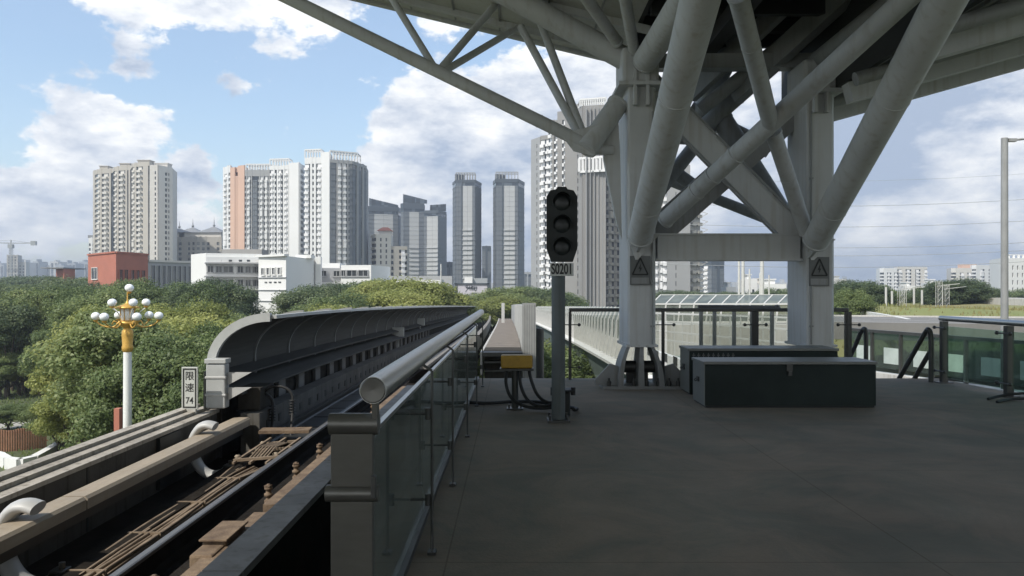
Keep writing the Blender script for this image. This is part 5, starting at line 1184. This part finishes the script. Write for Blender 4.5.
skyline(9,724,790,282,287,1500,1900,'between the columns')
skyline(7,838,882,279,287,1400,1800,'right of the right column')
skyline(10,926,1030,282,288,1400,1700,'at the far right')
skyline(8,370,532,276,284,1300,1500,'behind the striped towers')
# towers under construction behind the crane at far left
r=bld('unfinished_tower','slim unfinished concrete tower below the crane at the far left',13,900); block(r,[(7,900),(18,900)],255,3.3,['WwWwWwW'],'hoist','win_grey')
r=bld('unfinished_tower','shorter unfinished concrete tower right of the crane mast',22,900); block(r,[(18,905),(26,905)],262,3.3,['WwWwW'],'city_pale','win_grey')
cr=bld('tower_crane','grey tower crane with counterweight at the far left',12,880)
Yc=880; c=P(11,246,Yc); b=MB()
for dx in (-1.2,1.2):
    for dy in (-1.2,1.2): b.beam((c.x+dx,Yc+dy,G),(c.x+dx,Yc+dy,c.z),.45,.45,(0,1,0))
z=20
while z<c.z-3: b.beam((c.x-1.2,Yc-1.2,z),(c.x+1.2,Yc-1.2,z+3),.3,.3); z+=3
b.build('mast','crane_paint',cr)
b=MB(); b.box((c.x-2.5,Yc-2,c.z-2.5),(c.x+2.5,Yc+2,c.z+1.8)); b.beam((c.x,Yc,c.z+1.8),(c.x,Yc,c.z+6.5),1,1,(0,1,0)); b.build('cab','crane_paint',cr)
b=MB(); e=P(34,243,Yc); s_=P(-90,240,Yc); b.beam((c.x,Yc,c.z+3),(e.x,Yc,e.z),.9,1.0); b.beam((c.x,Yc,c.z+3),(s_.x,Yc,s_.z),.9,1.1); b.beam((c.x,Yc,c.z+6.5),(e.x-4,Yc,e.z),.3,.3); b.beam((c.x,Yc,c.z+6.5),(c.x-35,Yc,c.z+4),.3,.3); b.build('jib','crane_paint',cr)
b=MB(); b.box((e.x-3,Yc-1.5,e.z-2.6),(e.x+2.5,Yc+1.5,e.z+2.2)); b.build('counterweight','crane_paint',cr)
# glimpse wall behind lamp (blue grey long wall at (160-200,314-320))
b=MB(); b.beam(P(150,318,95),P(202,317,95),.3,1.1); tag(b.build('site_fence','city_grey'),'long blue grey sheet fence glimpsed among the trees right of the globe lamp','fence')
# ------------------------------------------------------------------ globe street lamp
c=P(127.5,350,35); gl=thing('globe_lamp','ornate golden lamp post with many white globes rising from the trees at left','street lamp',(c.x,35,G))
X=c.x
b=MB(); b.tube((X,35,G),(X,35,Z(349,35)),.20,.17,n=20); b.build('post','lamp_white',gl)
z=lambda py:Z(py,35)
b=MB(); b.lathe((X,35,0),[(.17,z(352)),(.23,z(350)),(.24,z(347)),(.21,z(345)),(.24,z(335)),(.23,z(331)),(.16,z(329)),(.18,z(327)),(.34,z(325)),(.42,z(322.5)),(.30,z(321)),(.25,z(320))],20); b.build('capital','gold',gl)
b=MB(); b.lathe((X,35,0),[(.20,z(321)),(.27,z(320)),(.30,z(309)),(.22,z(308))],8); b.build('lantern','globe',gl)
b=MB()
for k in range(8):
    a=2*math.pi*k/8; b.tube((X+.28*math.cos(a),35+.28*math.sin(a),z(321)),(X+.31*math.cos(a),35+.31*math.sin(a),z(308.5)),.02,n=6)
b.lathe((X,35,0),[(.25,z(308.6)),(.50,z(308.3)),(.52,z(307.4)),(.34,z(305.8)),(.12,z(304)),(.07,z(302.5)),(.03,z(300)),(.028,z(292))],20); b.build('canopy','gold',gl)
def globe(x,y,zz,r=.19):
    b=MB(); b.sphere((x,y,zz),r,16,.92); o=b.build('globe','globe',gl); b=MB(); b.lathe((x,y,zz),[(.05,-r-.06),(.09,-r-.02),(.10,-r+.03)],12); b.build('socket','gold',o)
globe(X+.08,35,z(288))
for k in range(6):
    a=math.radians(12+60*k); R_=1.28; x,y=X+R_*math.cos(a),35+R_*math.sin(a)
    globe(x,y,z(316)); b=MB(); b.path(smoothpath([(X+.3*math.cos(a),35+.3*math.sin(a),z(322)),(X+.6*math.cos(a),35+.6*math.sin(a),z(327)),(X+1.0*math.cos(a),35+1.0*math.sin(a),z(325.5)),(x,y,z(321))]),.032,7)
    b.path(smoothpath([(X+.35*math.cos(a),35+.35*math.sin(a),z(324)),(X+.52*math.cos(a+.2),35+.52*math.sin(a+.2),z(321)),(X+.62*math.cos(a),35+.62*math.sin(a),z(324))]),.03,7); b.build('arm','gold',gl)
for k in range(5):
    a=math.radians(25+72*k); R_=.74; x,y=X+R_*math.cos(a),35+R_*math.sin(a)
    globe(x,y,z(302.5),.18); b=MB(); b.path(smoothpath([(X+.3*math.cos(a),35+.3*math.sin(a),z(318)),(X+.5*math.cos(a),35+.5*math.sin(a),z(312)),(x,y,z(307.5))]),.022,6); b.build('arm','lamp_white',gl)
# small bollard-like reddish post by the lamp
b=MB(); q=P(122,425,34); b.box((q.x-.25,33.8,G),(q.x-.02,34.1,Z(408,34))); tag(b.build('brick_pier','roof_red'),'narrow reddish pier partly hidden by leaves next to the globe lamp post','pier')
# ------------------------------------------------------------------ trees
def crown_mesh(name,seed,Rr,Hh,nclump,nleaf,ls,mt):
    rng=np.random.default_rng(seed)
    d=rng.normal(size=(nclump,3)); d/=np.linalg.norm(d,axis=1)[:,None]; d[:,2]=np.where(d[:,2]<-.35,-d[:,2],d[:,2])
    rad=rng.uniform(.45,1.0,nclump)**.6; cen=d*rad[:,None]*np.array([Rr,Rr,Hh/2])*.82; cr=rng.uniform(.10,.30,nclump)*Rr
    idx=rng.integers(0,nclump,nleaf); u=rng.normal(size=(nleaf,3)); u/=np.linalg.norm(u,axis=1)[:,None]
    rr=cr[idx]*rng.uniform(.45,1.30,nleaf); pos=cen[idx]+u*rr[:,None]*np.array([1,1,.75]); pos[:,2]+=Hh/2
    nrm=u*.9+rng.normal(size=(nleaf,3))*.55+np.array([0,0,.45]); nrm/=np.linalg.norm(nrm,axis=1)[:,None]
    t=rng.normal(size=(nleaf,3)); t-= (t*nrm).sum(1)[:,None]*nrm; t/=np.linalg.norm(t,axis=1)[:,None]; bt=np.cross(nrm,t)
    s=ls*rng.uniform(.6,1.35,nleaf)[:,None]
    v=np.stack([pos-t*s*.5,pos-bt*s*.28+nrm*s*.05,pos+t*s*.5,pos+bt*s*.28+nrm*s*.05],1).reshape(-1,3)
    me=bpy.data.meshes.new(name); me.vertices.add(nleaf*4); me.vertices.foreach_set('co',v.ravel()); me.loops.add(nleaf*4); me.loops.foreach_set('vertex_index',np.arange(nleaf*4))
    me.polygons.add(nleaf); me.polygons.foreach_set('loop_start',np.arange(nleaf)*4); me.polygons.foreach_set('loop_total',np.full(nleaf,4)); me.update(); me.validate(); me.materials.append(M[mt]); return me,cen
def trunk_mb(cen,trh,Hh,seed):
    random.seed(seed); b=MB(); b.tube((0,0,0),(.1,0,trh+.3),.22,.15,n=8,caps=False)
    for k in range(min(8,len(cen))):
        c=cen[k]; p=Vector((c[0],c[1],c[2]+Hh/2+trh)); m_=Vector((.1,0,trh+.2)).lerp(p,.5)+Vector((0,0,-.3)); b.tube((.1,0,trh),m_,.10,.06,n=6,caps=False); b.tube(m_,p,.06,.02,n=6,caps=False)
    return b
PROTO=[]
for k,(mt,Rr,Hh,nl,ls,seed) in enumerate((('leaf_yellow',3.3,6.2,40000,.165,1),('leaf_yellow',2.9,5.4,36000,.165,2),('leaf_mid',3.4,6.8,40000,.17,3),('leaf_mid',3.0,7.2,38000,.17,4),('leaf_dark',3.4,7.4,40000,.18,5),('leaf_dark',3.8,6.4,42000,.18,6))):
    me,cen=crown_mesh('crown',seed,Rr,Hh,58,nl,ls,mt); tb=trunk_mb(cen,1.5,Hh,seed)
    tm=bpy.data.meshes.new('trunk'); tm.from_pydata(tb.v,[],tb.f); tm.materials.append(M['bark']); PROTO.append((me,tm,1.5,Hh,Rr))
KIND={0:('broadleaf_tree','yellow green'),1:('broadleaf_tree','yellow green'),2:('broadleaf_tree','mid green'),3:('broadleaf_tree','mid green'),4:('dark_tree','dark green'),5:('dark_tree','dark green')}
ntree=0
def tree(k,x,y,ht,sx,label,group,ground=G):
    global ntree; ntree+=1
    me,tm,th,Hh,Rr=PROTO[k]; s=ht/(th+Hh*.88)
    o=bpy.data.objects.new(KIND[k][0],None); C.objects.link(o); o.location=(x,y,ground); o.scale=(s*sx,s*sx,s); o.rotation_euler=(0,0,random.uniform(0,6.28)); tag(o,label,'tree',group)
    t=bpy.data.objects.new('trunk',tm); C.objects.link(t); t.parent=o
    c=bpy.data.objects.new('crown',me); C.objects.link(c); c.parent=o; c.location=(0,0,th)
    return o
random.seed(21)
def topline(px): # photo row of the tree tops on the left side, for a given column and band
    return 0
bands=[ # Y, px range, step px, top row range, kinds
 (33,(190,216),24,(372,384),(2,3)),
 (41,(140,245),28,(345,368),(2,3,0)),
 (47,(118,262),26,(324,352),(0,1,3)),
 (55,(100,275),24,(316,338),(0,1,2)),
 (64,(112,290),21,(308,332),(0,1,2,3)),
 (76,(62,300),20,(302,326),(2,3,0)),
 (90,(-10,290),18,(296,314),(2,4,3)),
 (106,(-12,300),16,(291,305),(4,5,2,3)),
 (124,(-12,255),12,(284,294),(4,5,4,3))]
where=['nearest the parapet','behind the lamp post','in the middle of the park','in the middle of the park','in the rear of the park','in the rear of the park','towards the buildings','at the foot of the buildings','at the foot of the buildings']
for bi,(Yb,(p0,p1),stp,(t0,t1),ks) in enumerate(bands):
    px=p0
    while px<p1:
        Yt=Yb+random.uniform(-2.5,2.5); t=random.uniform(t0,t1)
        if 175<px<320 and bi>=5: t=max(t,{5:316,6:311,7:306,8:300}[bi]+random.uniform(0,6))
        if 232<px<306 and bi>=2: t=332
        if 140<px<190 and bi in (6,7,8): t=max(t,290)
        k=random.choice(ks); x,y=XY(px,Yt); ht=max(6,(Z(t,Yt)-G)*random.choice((1,1,.86,.78,1.06)))
        tree(k,x,y,ht,random.uniform(.72,1.15)*max(1,Yb/70)**.3,f'{KIND[k][1]} broadleaf tree among the park trees {where[bi]} at left',f'{KIND[k][1]} park trees {where[bi]}')
        px+=stp*random.uniform(.8,1.2)
# left strip near the path (behind it), low shrubs in front
for px,Yt,t,k in ((8,66,420,2),(-12,64,415,3),(30,66,428,2)):
    x,y=XY(px,Yt); o=tree(k,x,y,2.0,2.2,'low bushy green tree behind the brown picket fence, '+('left' if px<0 else 'middle' if px<20 else 'right')+' one','shrubs behind the picket fence')
for px,Yt,t,k in ((12,92,330,2),(40,88,350,0),(-12,95,330,4),(28,100,320,2),(70,80,345,0),(55,74,372,0),(66,58,400,2),(84,50,385,0)):
    x,y=XY(px,Yt); tree(k,x,y,Z(t,Yt)-G,1.2,KIND[k][1]+' broadleaf tree at the edge of the garden bed at far left',KIND[k][1]+' trees around the garden bed')
for i in range(26):
    px=-12+i*6.2; Yt=random.uniform(84,96); x,y=XY(px,Yt); k=random.choice((2,3,0)); tree(k,x,y,random.uniform(2.6,4.6),1.7,f'{KIND[k][1]} rounded shrub filling in under the trees behind the garden bed',f'{KIND[k][1]} shrubs under the trees')
for i in range(16):
    px=58+i*8; Yt=random.uniform(54,66); x,y=XY(px,Yt); k=random.choice((2,3,0)); tree(k,x,y,random.uniform(2.6,4.4),1.6,f'{KIND[k][1]} rounded shrub right of the brown picket fence',f'{KIND[k][1]} shrubs right of the fence')
for px,Yt,t,k in ((186,112,287,4),(198,106,285,4),(209,104,290,2),(219,106,285,4),(228,106,288,4),(178,108,291,2)):
    x,y=XY(px,Yt); tree(k,x,y,Z(t,Yt)-G,1.0,KIND[k][1]+' tree standing right in front of the white institutional building',KIND[k][1]+' trees in front of the white building')
# centre trees (290-440), (480-560)
for px,Yt,t,k in ((326,120,295,4),(308,116,292,4),(322,120,290,4),(337,122,288,4),(350,124,287,4),(362,124,288,5),(374,118,287,2),(388,116,285,0),(402,114,284,0),(416,114,284,1),(428,118,288,0),(440,120,292,2),(385,105,296,0),(360,104,300,2),(330,102,303,2),(334,98,309,0),(410,104,297,0)):
    x,y=XY(px,Yt); tree(k,x,y,Z(t,Yt)-G,1.35,KIND[k][1]+' tree rising behind the curved noise barrier before the white wing',KIND[k][1]+' trees behind the noise barrier')
for px,Yt,t,k in ((486,170,297,2),(497,165,292,2),(508,168,291,3),(519,166,292,2),(530,168,290,3),(541,166,292,4),(552,168,293,2),(500,150,299,0),(470,190,300,0),(515,152,300,2),(535,150,301,3),(562,170,296,2)):
    x,y=XY(px,Yt); tree(k,x,y,Z(t,Yt)-G,1.5,KIND[k][1]+' tree at the end of the track between billboard and high rise',KIND[k][1]+' trees beyond the end of the track')
# gap below guideway (526-560,330-375)
for px,Yt,t,k in ((520,48,352,2),(545,52,350,0),(560,44,360,2),(600,60,345,4)):
    x,y=XY(px,Yt); tree(k,x,y,Z(t,Yt)-G,1.2,KIND[k][1]+' tree below the guideways seen through the gap',KIND[k][1]+' trees below the guideways')
# right trees
for i,(px,Yt,t,k,sx) in enumerate(((842,118,292,4,1.2),(852,120,283,4,1.3),(862,118,284,4,1.3),(872,122,288,2,1.3),(852,92,293,2,.9),(878,120,296,2,1.1),(932,150,287,4,1.2),(945,140,284,4,1.3),(957,138,281,4,1.4),(967,140,284,5,1.3),(975,146,289,4,1.2),(926,150,291,5,1.1))):
    x,y=XY(px,Yt); gz=-5 if i<6 else -5; tree(k,x,y,Z(t,Yt)-gz,sx*1.2,KIND[k][1]+(' tree on the slope beside the right column' if i<6 else ' tree in the clump behind the lattice masts'),KIND[k][1]+(' trees beside the right column' if i<6 else ' trees behind the lattice masts'),ground=gz)
for i in range(26):
    px=640+i*17; Yt=random.uniform(240,330); k=random.choice((2,4,5)); x,y=XY(px,Yt); tree(k,x,y,Z(random.uniform(291,295),Yt)-G,2.0,KIND[k][1]+' tree in the far row below the right skyline',KIND[k][1]+' trees in the far right row')
for i in range(20):
    px=-15+i*10; Yt=random.uniform(230,320); k=random.choice((2,4,5)); x,y=XY(px,Yt); tree(k,x,y,Z(random.uniform(279,284),Yt)-G,2.2,KIND[k][1]+' tree in the far row below the left skyline',KIND[k][1]+' trees in the far left row')
# grass tufts around garden bed (stuff)
b=MB(); random.seed(5)
for i in range(6000):
    x=random.uniform(-62,-26); y=random.uniform(48,100)
    h=random.uniform(.1,.35); a=random.uniform(0,3.14); dx=math.cos(a)*.12; dy=math.sin(a)*.12; z=G
    b.add([(x-dx,y-dy,z),(x+dx,y+dy,z),(x+random.uniform(-.1,.1),y,z+h)],[(0,1,2)])
struct('grass',b,'leaf_mid',kind='stuff')
b=MB()
for i in range(7000):
    x=random.uniform(36,150); y=random.uniform(72,110); i0=(x-34)/3.4; j0=(y-70)/7; e=min(1,i0/4)*min(1,(40-i0)/8)*min(1,j0/3)
    z=-5.5+e*(5.0+.5*math.sin(i0*.35+1)-.05*abs(i0-12)); h=random.uniform(.15,.6); a=random.uniform(0,3.14); dx=math.cos(a)*.25; dy=math.sin(a)*.25
    b.add([(x-dx,y-dy,z-.2),(x+dx,y+dy,z-.2),(x,y,z+h)],[(0,1,2)])
struct('grass',b,'grass_dry',kind='stuff')
# ------------------------------------------------------------------ haze
hz=bpy.data.materials.new('haze'); hz.use_nodes=True; nt=hz.node_tree; nt.nodes.remove(nt.nodes['Principled BSDF'])
v=nt.nodes.new('ShaderNodeVolumePrincipled'); v.inputs['Color'].default_value=(.80,.88,1,1); v.inputs['Density'].default_value=.00042; v.inputs['Anisotropy'].default_value=.3
nt.links.new(v.outputs[0],nt.nodes['Material Output'].inputs['Volume']); M['haze']=hz
b=MB(); b.box((-3900,-400,G-1),(3900,3600,130)); o=b.build('haze','haze'); o['kind']='stuff'
